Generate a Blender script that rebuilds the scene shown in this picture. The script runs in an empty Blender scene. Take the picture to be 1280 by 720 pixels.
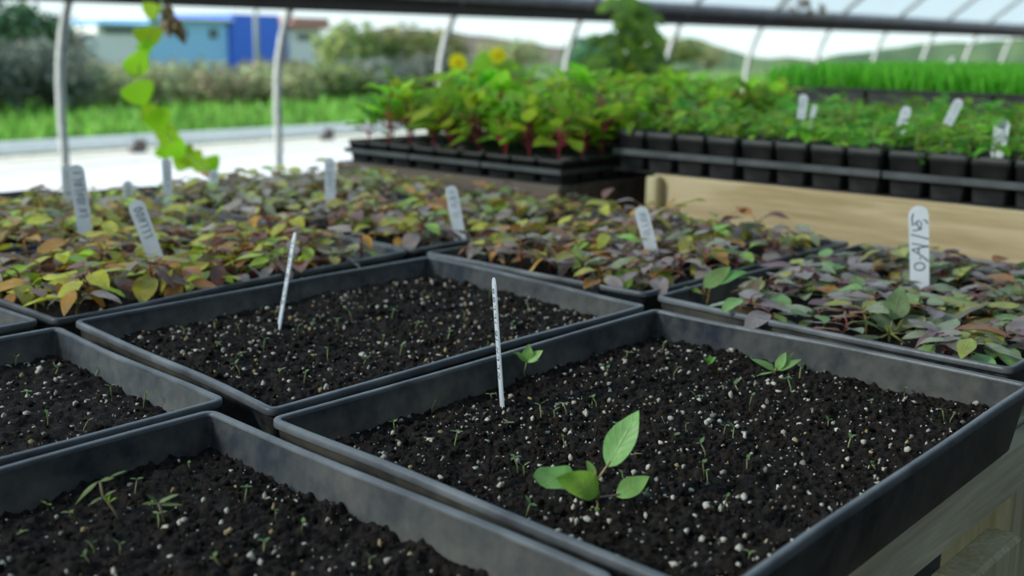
import bpy, math, random
import numpy as np
from mathutils import Vector, Matrix, noise
random.seed(7); RNG = np.random.default_rng(7)
U = 0.24                 # one layout unit in metres (camera height above the tray rims)
CZ = 1.073               # camera height above the floor
PI = math.pi
# ------------------------------------------------------------------ camera geometry
VA = np.array([1940., 72.]); VB = np.array([-1050., 28.]); PC = np.array([640., 360.])
F = float(np.sqrt(-np.dot(VA-PC, VB-PC)))
def cray(p): return np.array([p[0]-640, -(p[1]-360), -F], float)
_X = cray(VA); _X /= np.linalg.norm(_X); _Y = cray(VB); _Y /= np.linalg.norm(_Y); _Z = np.cross(_X, _Y)
RM = np.array([_X, _Y, _Z])
CAM = np.array([0., 0., CZ])
def W(x, y, z): return np.array([x*U, y*U, CZ+z*U])          # layout units -> world metres
def on_z(p, z): d = RM@cray(p); return CAM+d*((z-CZ)/d[2])    # a point of the place seen in direction p at height z
def on_x(p, x): d = RM@cray(p); return CAM+d*(x/d[0])
def on_y(p, y): d = RM@cray(p); return CAM+d*(y/d[1])
def at_depth(p, t): d = RM@cray(p); return CAM+d*(t/F)
def depth(w): return -float((RM.T@(np.array(w)-CAM))[2])
RIGHT = RM[:, 0]; FWD = -RM[:, 2].copy(); FWD[2] = 0; FWD /= np.linalg.norm(FWD)
RH = RIGHT.copy(); RH[2] = 0; RH /= np.linalg.norm(RH); UP = np.array([0, 0, 1.])
col = bpy.context.scene.collection
# ------------------------------------------------------------------ helpers
class MB:
    def __init__(s): s.v=[]; s.f=[]; s.m=[]; s.c=[]; s.uv=[]
    def add(s, vs, fs, m=0, c=(1,1,1), uv=None):
        n=len(s.v); s.v.extend([tuple(map(float,q)) for q in vs])
        s.f.extend([tuple(n+i for i in f) for f in fs]); s.m.extend([m]*len(fs))
        s.c.extend([c]*len(vs)); s.uv.extend(uv if uv is not None else [(0,0)]*len(vs))
    def mesh(s, name, mats, smooth=True):
        me=bpy.data.meshes.new(name); me.from_pydata(s.v,[],s.f)
        for m in mats: me.materials.append(m)
        me.polygons.foreach_set('material_index', s.m)
        me.polygons.foreach_set('use_smooth',[smooth]*len(s.f))
        a=me.color_attributes.new('Col','FLOAT_COLOR','POINT')
        a.data.foreach_set('color', np.hstack([np.array(s.c,float).reshape(-1,3), np.ones((len(s.v),1))]).ravel())
        u=me.uv_layers.new(name='UVMap'); li=np.zeros(len(me.loops),int); me.loops.foreach_get('vertex_index',li)
        u.data.foreach_set('uv', np.array(s.uv,float)[li].ravel()); me.update(); return me
def link(name, me, parent=None, loc=(0,0,0), rot=(0,0,0), sc=1):
    o=bpy.data.objects.new(name, me); col.objects.link(o); o.parent=parent
    o.location=tuple(loc); o.rotation_euler=rot; o.scale=(sc,)*3 if not hasattr(sc,'__len__') else sc; return o
def obj(name, mb, mats, parent=None, smooth=True, **k):
    return link(name, mb.mesh(name, mats if isinstance(mats,(list,tuple)) else [mats], smooth), parent, **k)
def tag(o, label, cat, group=None, kind=None):
    if label: o['label']=label
    if cat: o['category']=cat
    if group: o['group']=group
    if kind: o['kind']=kind
    return o
def thing(name, label, cat, loc=(0,0,0), rot=(0,0,0), group=None):
    return tag(link(name, None, None, loc, rot), label, cat, group)
def copy_tree(o, parent=None):
    c=o.copy(); col.objects.link(c); c.parent=parent
    for ch in list(o.children): copy_tree(ch, c)
    return c
def shift(mb, d):
    mb.v=[(a-d[0],b-d[1],c-d[2]) for a,b,c in mb.v]; return mb
def box(mb, lo, hi, m=0, c=(1,1,1), bev=0.0, M=None):
    bm_v=[]; x0,y0,z0=lo; x1,y1,z1=hi; b=min(bev,(x1-x0)/3,(y1-y0)/3,(z1-z0)/3)
    if b<=0:
        vs=[(x,y,z) for z in (z0,z1) for y in (y0,y1) for x in (x0,x1)]
        fs=[(0,2,3,1),(4,5,7,6),(0,1,5,4),(2,6,7,3),(0,4,6,2),(1,3,7,5)]
    else:                                   # chamfered box
        vs=[]; idx={}
        for sx in (0,1):
            for sy in (0,1):
                for sz in (0,1):
                    X=(x0,x1)[sx];Y=(y0,y1)[sy];Z=(z0,z1)[sz]; dx=b*(1-2*sx);dy=b*(1-2*sy);dz=b*(1-2*sz)
                    for k,q in enumerate(((X,Y+dy,Z+dz),(X+dx,Y,Z+dz),(X+dx,Y+dy,Z))):
                        idx[sx,sy,sz,k]=len(vs); vs.append(q)
        g=lambda a,b_,c_,k: idx[a,b_,c_,k]
        fs=[]
        for s in (0,1):
            fs.append([g(s,0,0,0),g(s,1,0,0),g(s,1,1,0),g(s,0,1,0)][::(1 if s else -1)])
            fs.append([g(0,s,0,1),g(0,s,1,1),g(1,s,1,1),g(1,s,0,1)][::(1 if s else -1)])
            fs.append([g(0,0,s,2),g(1,0,s,2),g(1,1,s,2),g(0,1,s,2)][::(1 if s else -1)])
        for p in (0,1):
            for q in (0,1):
                fs.append([g(p,q,0,0),g(p,q,1,0),g(p,q,1,1),g(p,q,0,1)])
                fs.append([g(p,0,q,0),g(p,1,q,0),g(p,1,q,2),g(p,0,q,2)])
                fs.append([g(0,p,q,1),g(1,p,q,1),g(1,p,q,2),g(0,p,q,2)])
        for sx in (0,1):
            for sy in (0,1):
                for sz in (0,1): fs.append([g(sx,sy,sz,0),g(sx,sy,sz,1),g(sx,sy,sz,2)])
    if M is not None: vs=[tuple(M@Vector(v)) for v in vs]
    mb.add(vs,fs,m,c)
def tube(mb, pts, rad, n=8, m=0, c=(1,1,1), cap=True):
    pts=[np.array(p,float) for p in pts]; N=len(pts); vs=[]
    rs=rad if hasattr(rad,'__len__') else [rad]*N
    for i,p in enumerate(pts):
        t=pts[min(i+1,N-1)]-pts[max(i-1,0)]; t/= (np.linalg.norm(t)+1e-12)
        a=np.cross(t,[0,0,1.]); 
        if np.linalg.norm(a)<.05: a=np.cross(t,[0,1.,0])
        a/=np.linalg.norm(a); b=np.cross(t,a)
        for k in range(n):
            th=2*PI*k/n; vs.append(p+rs[i]*(math.cos(th)*a+math.sin(th)*b))
    fs=[(i*n+k,i*n+(k+1)%n,(i+1)*n+(k+1)%n,(i+1)*n+k) for i in range(N-1) for k in range(n)]
    if cap: fs+= [tuple(range(n))[::-1], tuple(range((N-1)*n,N*n))]
    mb.add(vs,fs,m,c)
def blade(mb, base, tip, nrm, width, c, m=0, droop=.0, fold=.15, rows=6, wave=.0, shape='ovate', c2=None):
    """one leaf blade from base to tip, nrm roughly its upper side"""
    base=np.array(base,float); tip=np.array(tip,float); ax=tip-base; L=np.linalg.norm(ax); ax/=L
    side=np.cross(ax,nrm); side/=np.linalg.norm(side)+1e-9; up=np.cross(side,ax)
    vs=[];uv=[];ph=random.random()*6
    cs=(-1,-.5,0,.5,1)
    for i in range(rows+1):
        t=i/rows
        if shape=='ovate': w=math.sin(PI*min(1,t**.78*.985+.012))**.85
        elif shape=='heart': w=(math.sin(PI*min(1,t**.55*.985+.012)))**.6
        elif shape=='strap': w=min(1,t*5+.15)*(1-t**4)**.6
        else: w=math.sin(PI*min(1,t*.97+.02))
        w*=width/2
        for a in cs:
            z=abs(a)*fold*w*1.2 - droop*L*t*t + wave*width*math.sin(ph+t*9+ (a>0)*1.5)*abs(a)
            vs.append(base+ax*L*t*(1-.25*droop*t)+side*a*w+up*z); uv.append((t,(a+1)/2))
    fs=[(i*5+k,i*5+k+1,(i+1)*5+k+1,(i+1)*5+k) for i in range(rows) for k in range(4)]
    mb.add(vs,fs,m,c,uv)
def ico(sub=1):
    import bmesh
    b=bmesh.new(); bmesh.ops.create_icosphere(b,subdivisions=sub,radius=1)
    v=np.array([q.co[:] for q in b.verts]); f=[[q.index for q in g.verts] for g in b.faces]; b.free(); return v,f
ICO_V,ICO_F=ico(1)
def many_lumps(name, centers, sizes, mats, midx, parent=None, jag=.35):
    """a great many small grains in one mesh"""
    n=len(centers); k=len(ICO_V)
    V=ICO_V[None]*(1+jag*(RNG.random((n,k,1))-.5))
    V=V*(sizes[:,None,None])*(0.5+.95*RNG.random((n,1,3)))
    th=RNG.random(n)*2*PI; c,s=np.cos(th),np.sin(th)
    X=V[...,0]*c[:,None]-V[...,1]*s[:,None]; Y=V[...,0]*s[:,None]+V[...,1]*c[:,None]
    V=np.stack([X,Y,V[...,2]],-1)+centers[:,None]
    Fa=(np.array(ICO_F)[None]+ (np.arange(n)*k)[:,None,None]).reshape(-1,3)
    me=bpy.data.meshes.new(name); me.vertices.add(n*k); me.vertices.foreach_set('co',V.ravel())
    me.loops.add(Fa.size); me.loops.foreach_set('vertex_index',Fa.ravel().astype(np.int32))
    me.polygons.add(len(Fa)); me.polygons.foreach_set('loop_start',np.arange(0,Fa.size,3)); me.polygons.foreach_set('loop_total',np.full(len(Fa),3))
    for mm in mats: me.materials.append(mm)
    me.polygons.foreach_set('material_index',np.repeat(midx,len(ICO_F)).astype(np.int32))
    me.update(calc_edges=True); me.validate()
    return link(name,me,parent)
# ------------------------------------------------------------------ materials
def mat(name):
    m=bpy.data.materials.new(name); m.use_nodes=True; return m,m.node_tree.nodes,m.node_tree.links,m.node_tree.nodes['Principled BSDF']
def N(ns,t,**k):
    n=ns.new(t)
    for a,b in k.items():
        if a in n.inputs: n.inputs[a].default_value=b
        else: setattr(n,a,b)
    return n
def noisy(name, c1, c2, scale=20, rough=.6, bump=.0, bscale=None, detail=6, spec=.5, lo=.35, hi=.65, stretch=None, metal=0):
    m,ns,ls,p=mat(name); tc=N(ns,'ShaderNodeTexCoord'); mp=N(ns,'ShaderNodeMapping'); ls.new(tc.outputs['Object'],mp.inputs[0])
    if stretch: mp.inputs['Scale'].default_value=stretch
    nz=N(ns,'ShaderNodeTexNoise',Scale=scale,Detail=detail); ls.new(mp.outputs[0],nz.inputs['Vector'])
    cr=N(ns,'ShaderNodeValToRGB'); e=cr.color_ramp.elements; e[0].position=lo; e[1].position=hi
    e[0].color=(*c1,1); e[1].color=(*c2,1); ls.new(nz.outputs['Fac'],cr.inputs[0]); ls.new(cr.outputs[0],p.inputs['Base Color'])
    p.inputs['Roughness'].default_value=rough; p.inputs['Specular IOR Level'].default_value=spec; p.inputs['Metallic'].default_value=metal
    if bump:
        n2=N(ns,'ShaderNodeTexNoise',Scale=bscale or scale*3,Detail=5); ls.new(mp.outputs[0],n2.inputs['Vector'])
        b=N(ns,'ShaderNodeBump',Strength=bump,Distance=.002); ls.new(n2.outputs['Fac'],b.inputs['Height']); ls.new(b.outputs[0],p.inputs['Normal'])
    return m
def plain(name,c,rough=.6,spec=.5,metal=0):
    return noisy(name,tuple(x*.9 for x in c),tuple(min(1,x*1.1) for x in c),30,rough,0,spec=spec,metal=metal)
def leafmat(name, trans=.35, rough=.5, vein=.25, spec=.4, var=.12, blotch=0):
    m,ns,ls,p=mat(name); at=N(ns,'ShaderNodeVertexColor',layer_name='Col')
    oi=N(ns,'ShaderNodeObjectInfo'); hs=N(ns,'ShaderNodeHueSaturation')
    mr=N(ns,'ShaderNodeMapRange'); mr.inputs['To Min'].default_value=1-var*1.8; mr.inputs['To Max'].default_value=1+var*1.8
    ls.new(oi.outputs['Random'],mr.inputs[0]); ls.new(mr.outputs[0],hs.inputs['Value'])
    m2=N(ns,'ShaderNodeMapRange'); m2.inputs['To Min'].default_value=.5-var*.15; m2.inputs['To Max'].default_value=.5+var*.15
    ls.new(oi.outputs['Random'],m2.inputs[0]); ls.new(m2.outputs[0],hs.inputs['Hue']); ls.new(at.outputs['Color'],hs.inputs['Color'])
    src=hs.outputs[0]
    if blotch:
        tb=N(ns,'ShaderNodeTexCoord'); nb_=N(ns,'ShaderNodeTexNoise',Scale=75,Detail=3); ls.new(tb.outputs['Object'],nb_.inputs['Vector'])
        rb=N(ns,'ShaderNodeMapRange'); rb.inputs['From Min'].default_value=.42; rb.inputs['From Max'].default_value=.66; rb.inputs['To Max'].default_value=blotch; ls.new(nb_.outputs['Fac'],rb.inputs[0])
        mb_=N(ns,'ShaderNodeMix',data_type='RGBA'); ls.new(rb.outputs[0],mb_.inputs[0]); ls.new(src,mb_.inputs[6]); mb_.inputs[7].default_value=(.22,.13,.10,1); src=mb_.outputs[2]
    uv=N(ns,'ShaderNodeUVMap',uv_map='UVMap'); sp=N(ns,'ShaderNodeSeparateXYZ'); ls.new(uv.outputs[0],sp.inputs[0])
    a=N(ns,'ShaderNodeMath',operation='SUBTRACT'); a.inputs[1].default_value=.5; ls.new(sp.outputs['Y'],a.inputs[0])
    ab=N(ns,'ShaderNodeMath',operation='ABSOLUTE'); ls.new(a.outputs[0],ab.inputs[0])
    k=N(ns,'ShaderNodeMath',operation='MULTIPLY_ADD'); k.inputs[1].default_value=-.55; ls.new(ab.outputs[0],k.inputs[0]); ls.new(sp.outputs['X'],k.inputs[2])
    s=N(ns,'ShaderNodeMath',operation='MULTIPLY'); s.inputs[1].default_value=42; ls.new(k.outputs[0],s.inputs[0])
    sn=N(ns,'ShaderNodeMath',operation='SINE'); ls.new(s.outputs[0],sn.inputs[0])
    r=N(ns,'ShaderNodeMapRange'); r.inputs['From Min'].default_value=.75; r.inputs['From Max'].default_value=1; ls.new(sn.outputs[0],r.inputs[0])
    mid=N(ns,'ShaderNodeMapRange'); mid.inputs['From Min'].default_value=.05; mid.inputs['From Max'].default_value=.0; ls.new(ab.outputs[0],mid.inputs[0])
    mx=N(ns,'ShaderNodeMath',operation='MAXIMUM'); ls.new(r.outputs[0],mx.inputs[0]); ls.new(mid.outputs[0],mx.inputs[1])
    f=N(ns,'ShaderNodeMath',operation='MULTIPLY'); f.inputs[1].default_value=vein; ls.new(mx.outputs[0],f.inputs[0])
    mix=N(ns,'ShaderNodeMix',data_type='RGBA'); ls.new(f.outputs[0],mix.inputs[0]); ls.new(src,mix.inputs[6]); mix.inputs[7].default_value=(.5,.55,.3,1)
    tc=N(ns,'ShaderNodeTexCoord'); nz=N(ns,'ShaderNodeTexNoise',Scale=260,Detail=3); ls.new(tc.outputs['Object'],nz.inputs['Vector'])
    m3=N(ns,'ShaderNodeMapRange'); m3.inputs['To Min'].default_value=.8; m3.inputs['To Max'].default_value=1.2; ls.new(nz.outputs['Fac'],m3.inputs[0])
    mul=N(ns,'ShaderNodeVectorMath',operation='SCALE'); ls.new(mix.outputs[2],mul.inputs[0]); ls.new(m3.outputs[0],mul.inputs['Scale'])
    ls.new(mul.outputs[0],p.inputs['Base Color']); p.inputs['Roughness'].default_value=rough; p.inputs['Specular IOR Level'].default_value=spec
    b=N(ns,'ShaderNodeBump',Strength=.35,Distance=.0008); ls.new(mx.outputs[0],b.inputs['Height']); ls.new(b.outputs[0],p.inputs['Normal'])
    tr=N(ns,'ShaderNodeBsdfTranslucent'); ls.new(mul.outputs[0],tr.inputs[0]); ms=N(ns,'ShaderNodeMixShader'); ms.inputs[0].default_value=trans
    ls.new(p.outputs[0],ms.inputs[1]); ls.new(tr.outputs[0],ms.inputs[2]); ls.new(ms.outputs[0],ns['Material Output'].inputs[0]); return m
def traymat():
    m,ns,ls,p=mat('dusty_black_plastic'); tc=N(ns,'ShaderNodeTexCoord')
    n1=N(ns,'ShaderNodeTexNoise',Scale=13,Detail=7,Roughness=.65); n2=N(ns,'ShaderNodeTexNoise',Scale=90,Detail=4)
    for n in (n1,n2): ls.new(tc.outputs['Object'],n.inputs['Vector'])
    ad=N(ns,'ShaderNodeMath',operation='MULTIPLY_ADD'); ad.inputs[1].default_value=.35; ls.new(n2.outputs['Fac'],ad.inputs[0]); ls.new(n1.outputs['Fac'],ad.inputs[2])
    cr=N(ns,'ShaderNodeValToRGB'); e=cr.color_ramp.elements; e[0].position=.50; e[0].color=(.009,.011,.017,1); e[1].position=.90; e[1].color=(.125,.118,.098,1)
    ls.new(ad.outputs[0],cr.inputs[0]); ls.new(cr.outputs[0],p.inputs['Base Color'])
    rr=N(ns,'ShaderNodeMapRange'); rr.inputs['To Min'].default_value=.36; rr.inputs['To Max'].default_value=.55; ls.new(n1.outputs['Fac'],rr.inputs[0]); ls.new(rr.outputs[0],p.inputs['Roughness'])
    b=N(ns,'ShaderNodeBump',Strength=.2,Distance=.001); ls.new(n2.outputs['Fac'],b.inputs['Height']); ls.new(b.outputs[0],p.inputs['Normal']); p.inputs['Specular IOR Level'].default_value=.38; return m
def woodmat(name,c1,c2,axis):
    st=[9,9,9]; st[axis]=.7
    m,ns,ls,p=mat(name); tc=N(ns,'ShaderNodeTexCoord'); mp=N(ns,'ShaderNodeMapping'); mp.inputs['Scale'].default_value=st; ls.new(tc.outputs['Object'],mp.inputs[0])
    nz=N(ns,'ShaderNodeTexNoise',Scale=4.5,Detail=5,Distortion=1.2); ls.new(mp.outputs[0],nz.inputs['Vector'])
    n2=N(ns,'ShaderNodeTexNoise',Scale=26,Detail=3); ls.new(mp.outputs[0],n2.inputs['Vector'])
    ad=N(ns,'ShaderNodeMath',operation='MULTIPLY_ADD'); ad.inputs[1].default_value=.4; ls.new(n2.outputs['Fac'],ad.inputs[0]); ls.new(nz.outputs['Fac'],ad.inputs[2])
    cr=N(ns,'ShaderNodeValToRGB'); e=cr.color_ramp.elements; e[0].position=.5; e[0].color=(*c1,1); e[1].position=.85; e[1].color=(*c2,1); ls.new(ad.outputs[0],cr.inputs[0])
    ls.new(cr.outputs[0],p.inputs['Base Color']); p.inputs['Roughness'].default_value=.75
    b=N(ns,'ShaderNodeBump',Strength=.25,Distance=.002); ls.new(ad.outputs[0],b.inputs['Height']); ls.new(b.outputs[0],p.inputs['Normal']); return m
M_TRAY=traymat()
M_RIM=noisy('sky_glint_plastic_rim',(.06,.068,.08),(.20,.215,.23),25,.38,.15,200,spec=.6,lo=.3,hi=.7)  # pale tone paints the sky's highlights into the rim colour
M_SOIL=noisy('potting_soil',(.003,.0022,.002),(.026,.018,.013),220,.85,.9,300,spec=.25)
M_CLOD=noisy('soil_clod',(.004,.003,.0025),(.036,.024,.017),90,.9,.5,200,spec=.2)
M_PERL=noisy('perlite_white',(.40,.375,.31),(.74,.71,.62),150,.8,.3,300)
M_TAN=noisy('grit_tan',(.30,.21,.09),(.50,.38,.20),100,.8,.3,300)
M_GREYG=noisy('grit_grey',(.16,.15,.12),(.33,.31,.26),100,.8,.3,300)
M_LEAF=leafmat('seedling_leaf',.28,.40,.25,.6,blotch=.38)
M_LEAFB=leafmat('bright_leaf',.58,.5,.12,var=.15)
M_STEM=leafmat('stem_skin',.1,.5,0)
M_WOODX=woodmat('pine_board_lengthwise',(.50,.43,.27),(.80,.73,.52),0)
M_WOODY=woodmat('pine_board_crosswise',(.46,.34,.17),(.66,.53,.32),1)
M_WOODZ=woodmat('pine_post_upright',(.46,.38,.18),(.76,.68,.45),2)
M_WOODG=woodmat('shaded_brown_board',(.10,.075,.055),(.19,.15,.12),1)  # dark brown wood; also paints shade into the low bench's boards
M_WOODD=woodmat('stained_board',(.055,.045,.038),(.11,.09,.075),0)
M_STAKE=noisy('label_plastic',(.72,.78,.84),(.84,.88,.92),40,.45)
M_INK=plain('ink',(.10,.12,.17),.6)
M_PIPE=noisy('galvanised_pipe',(.38,.42,.41),(.55,.58,.56),25,.45,metal=.2)
M_POT=noisy('pot_plastic',(.022,.024,.025),(.05,.053,.053),30,.55)
M_RAIL=noisy('tray_rail_plastic',(.06,.068,.072),(.10,.11,.115),30,.5)
# ------------------------------------------------------------------ trays
def rring(Wd,Hd,ins,r,n=6):
    r=max(r-ins,.006); pts=[]
    x0,x1,y0,y1=ins,Wd-ins,ins,Hd-ins
    for cx,cy,a0 in ((x1-r,y0+r,-90),(x1-r,y1-r,0),(x0+r,y1-r,90),(x0+r,y0+r,180)):
        for k in range(n):
            a=math.radians(a0+90*k/(n-1)); pts.append((cx+r*math.cos(a),cy+r*math.sin(a)))
    out=[]                                       # extra points along the straight sides so the sides can bow
    for i in range(len(pts)):
        p,q=pts[i],pts[(i+1)%len(pts)]; out.append(p)
        d=math.hypot(q[0]-p[0],q[1]-p[1])
        if d>.2:
            for j in range(1,10): out.append((p[0]+(q[0]-p[0])*j/10,p[1]+(q[1]-p[1])*j/10))
    return out
TRAYS={}
def tray(key, quad, zr, label, group=None, dep=.20, seed=0):
    """quad: rim corners (Xmin,Ymin)(Xmax,Ymin)(Xmax,Ymax)(Xmin,Ymax) in layout units; zr rim height per corner"""
    q=[np.array(p,float) for p in quad]; zs=zr if hasattr(zr,'__len__') else [zr]*4
    Wd=(np.linalg.norm(q[1]-q[0])+np.linalg.norm(q[2]-q[3]))/2; Hd=(np.linalg.norm(q[3]-q[0])+np.linalg.norm(q[2]-q[1]))/2
    def mp(x,y,z):
        s,t=x/Wd,y/Hd; p=q[0]*(1-s)*(1-t)+q[1]*s*(1-t)+q[2]*s*t+q[3]*(1-s)*t
        zz=zs[0]*(1-s)*(1-t)+zs[1]*s*(1-t)+zs[2]*s*t+zs[3]*(1-s)*t
        f=1+z/dep
        edge=noise.noise(Vector((s*2.3+seed,t*2.3,0.3)))*.010*f
        bow=.012*f*math.sin(PI*min(max(s,0),1))*(1 if t<.5 else -1)*(abs(t-.5)*2)**4
        return W(p[0],p[1]+bow,zz+z*(1+ (zz+1.0)/dep*0)+edge)
    def loft(prof, close_in=False):
        mb=MB(); rings=[]
        for ins,z in prof:
            rings.append([mp(x,y,z) for x,y in rring(Wd,Hd,ins,.038)])
        n=len(rings[0]); vs=[p for r in rings for p in r]
        fs=[(i*n+k,i*n+(k+1)%n,(i+1)*n+(k+1)%n,(i+1)*n+k) for i in range(len(rings)-1) for k in range(n)]
        if close_in: fs.append(tuple(range((len(rings)-1)*n,len(rings)*n)))
        mb.add(vs,fs); return mb
    ctr=mp(Wd/2,Hd/2,-dep)
    t=thing('seedling_tray',label,'tray',ctr,group=group)
    body=[(.16,-dep+.004),(.050,-dep),(.044,-dep+.008),(.0130,-.026)]
    inner=[(.0215,-.010),(.054,-dep+.012)]
    obj('tray_body',shift(loft(body+[(.0130,-.010)]+inner,True),ctr),M_TRAY,t)
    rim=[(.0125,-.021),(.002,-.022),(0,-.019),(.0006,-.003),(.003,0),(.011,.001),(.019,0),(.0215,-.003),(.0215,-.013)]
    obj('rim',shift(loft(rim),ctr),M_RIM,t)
    TRAYS[key]=dict(mp=mp,W=Wd,H=Hd,dep=dep,t=t)
    return t
def soil_h(key,x,y,lvl):
    s=hash(key)%97 if not isinstance(key,str) else sum(map(ord,key))
    v=Vector((x*3+s,y*3,0)); h=.018*noise.noise(v)+.014*noise.noise(v*4.3)+.013*noise.noise(v*11)+.011*noise.noise(v*24)+.006*noise.noise(v*47)
    return -lvl+h
def soil(key, lvl, label, res, nper, ngrit, nclod, psize=.0013, tanf=.08):
    T=TRAYS[key]; mp=T['mp']; ins=.0215+.0325*lvl/T['dep']-.001
    nx=int((T['W']-2*ins)/res); ny=int((T['H']-2*ins)/res)
    vs=[]; 
    for j in range(ny+1):
        for i in range(nx+1):
            x=ins+(T['W']-2*ins)*i/nx; y=ins+(T['H']-2*ins)*j/ny
            vs.append(mp(x,y,soil_h(key,x,y,lvl)))
    fs=[(j*(nx+1)+i,j*(nx+1)+i+1,(j+1)*(nx+1)+i+1,(j+1)*(nx+1)+i) for j in range(ny) for i in range(nx)]
    mb=MB(); mb.add(vs,fs)
    o=obj('potting_soil',mb,M_SOIL); tag(o,label,'soil',kind='stuff')
    def scatter(n,smin,smax,lift,pw=2.):
        xs=ins+.015+(T['W']-2*ins-.03)*RNG.random(n); ys=ins+.015+(T['H']-2*ins-.03)*RNG.random(n)
        # clumpy distribution
        sz=smin+(smax-smin)*RNG.random(n)**pw
        c=np.array([mp(x,y,soil_h(key,x,y,lvl)) for x,y in zip(xs,ys)]); c[:,2]+=sz*lift; return c,sz
    if nclod:
        c,sz=scatter(nclod,.0005,.0028,.05,3.0); many_lumps('soil_crumbs',c,sz,[M_CLOD,M_SOIL],RNG.integers(0,2,nclod),o,.95)['kind']='stuff'
    if nper:
        c,sz=scatter(nper,.0005,.0023,.35,3.0); sz*=psize/.0013
        r=RNG.random(nper); mi=np.where(r<tanf,1,np.where(r<tanf+.2,2,0)); p=many_lumps('perlite_grains',c,sz,[M_PERL,M_TAN,M_GREYG],mi,o,.9)
        p['kind']='stuff'; p['label']='white perlite and tan grit scattered over the soil'
    T['lvl']=lvl; return o
zr=-1.0
tray('D',[(1.735,1.0),(3.60,1.03),(3.665,2.465),(1.815,2.455)],[-1.0,-.995,-1.0,-1.0],'black plastic tray of bare soil in front, holding the big green seedling',dep=.215)
tray('C',[(-.05,1.19),(1.69,1.19),(1.762,2.635),(.02,2.58)],[-1.0]*4,'black plastic tray of soil at the near left corner of the photo',seed=3,dep=.215)
tray('A',[(1.865,2.505),(3.70,2.525),(3.83,3.875),(2.012,3.86)],[-1.0,-1.0,-1.0,-1.0],'black plastic tray of speckled soil behind the front tray, with a leaning label stake',seed=6,dep=.215)
tray('B',[(.05,2.63),(1.835,2.665),(1.925,3.79),(.12,3.74)],[-1.0,-1.0,-1.0,-1.0],'black plastic tray of soil at the left edge with grey dusty right wall',seed=9,dep=.215)
tray('G',[(3.745,1.145),(5.66,1.13),(5.72,2.57),(3.855,2.60)],[-1.0]*4,'black tray of red-green seedlings at the right holding the stake with legible letters',seed=12)
tray('F',[(3.86,2.65),(5.70,2.62),(5.75,3.95),(3.885,3.97)],[-1.0]*4,'black tray of crowded red-green seedlings in the middle, behind the empty-looking trays',seed=15)
tray('E',[(1.975,3.915),(3.845,4.03),(3.87,5.37),(2.0,5.30)],[-1.0]*4,'black tray of crowded orange and olive seedlings at the left',seed=18)
tray('F2',[(3.90,4.05),(5.74,4.02),(5.76,5.35),(3.93,5.39)],[-1.0]*4,'black tray of crowded seedlings beyond the middle seedling tray',seed=21)
tray('E2',[(2.0,5.36),(3.86,5.44),(3.90,6.78),(2.02,6.70)],[-1.0]*4,'black tray of blurred seedlings behind the left seedling tray',seed=24)
tray('F3',[(3.95,5.45),(5.76,5.42),(5.78,6.72),(3.97,6.80)],[-1.0]*4,'farthest black tray of blurred seedlings in front of the white paving',seed=27)
tray('H',[(.08,3.80),(1.93,3.93),(1.95,5.3),(.1,5.2)],[-1.0]*4,'black tray whose grey dusty corner shows at the left edge below the orange seedlings',seed=30)
tray('I1',[(2.05,6.86),(3.88,6.92),(3.90,7.75),(2.07,7.7)],[-1.04]*4,'empty dark tray at the far left edge of the bench',seed=33,dep=.15)
tray('I2',[(3.98,6.9),(5.78,6.85),(5.8,7.4),(4.0,7.55)],[-1.06]*4,'empty dark tray at the far end of the bench beside the white paving',seed=36,dep=.13)
soil('D',.098,'dark potting soil with white perlite in the front tray with the big seedling',.0070,1700,0,5200)
soil('C',.098,'dark potting soil in the near left tray',.0085,850,0,3600,tanf=.2)
soil('A',.085,'speckled brown soil in the tray behind the front one',.0095,1500,0,4500,tanf=.22)
soil('B',.090,'dark crumbly soil in the tray at the left edge',.012,900,0,1500)
for k,l in (('G','dark soil under the seedlings of the right-hand tray'),('F','dark soil under the seedlings of the middle tray'),('E','dark soil under the orange seedlings of the left tray'),
            ('F2','soil under the seedlings beyond the middle tray'),('E2','soil under the blurred seedlings behind the left seedling tray'),('F3','soil in the farthest tray of seedlings'),('H','soil in the tray with the grey corner at the left edge')):
    soil(k,.085,l,.03,500 if k in 'GFE' else 150,0,500 if k in 'GFE' else 0)
def soil_at(px, key):
    """point of the soil surface of a tray seen in direction px"""
    T=TRAYS[key]; return on_z(px, CZ-(1.0+T['lvl'])*U)
# ------------------------------------------------------------------ sprouts
GR=[(.17,.33,.06),(.22,.40,.10),(.30,.42,.12),(.12,.28,.07)]
def sprout_mesh(i):
    random.seed(100+i); mb=MB(); h=random.uniform(.004,.009); lean=random.uniform(-.003,.003)
    top=np.array([lean,random.uniform(-.002,.002),h]); sc_=random.choice([(.22,.30,.10),(.30,.33,.14)])
    tube(mb,[(0,0,-.003),(lean*.2,0,h*.4),top*.98],[.0005,.00042,.0004],5,1,sc_)
    c=random.choice(GR); a=random.uniform(0,PI); n=2 if i%4 else 3
    for k in range(n):
        th=a+k*2*PI/n+random.uniform(-.3,.3); L=random.uniform(.0028,.005); el=random.uniform(.1,.9)
        d=np.array([math.cos(th)*math.cos(el),math.sin(th)*math.cos(el),math.sin(el)])
        blade(mb,top,top+d*L,(0,0,1),random.uniform(.0016,.0026),c,0,droop=.15,rows=4)
    return mb.mesh('sprout',[M_LEAF,M_STEM])
SPR=[sprout_mesh(i) for i in range(14)]
TRN={'D':'tiny pale green sprout poking from the soil of the front tray','C':'tiny green sprout in the soil of the near left tray',
     'A':'tiny green sprout in the speckled soil of the tray behind the front one','B':'tiny sprout in the soil of the tray at the left edge'}
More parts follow.
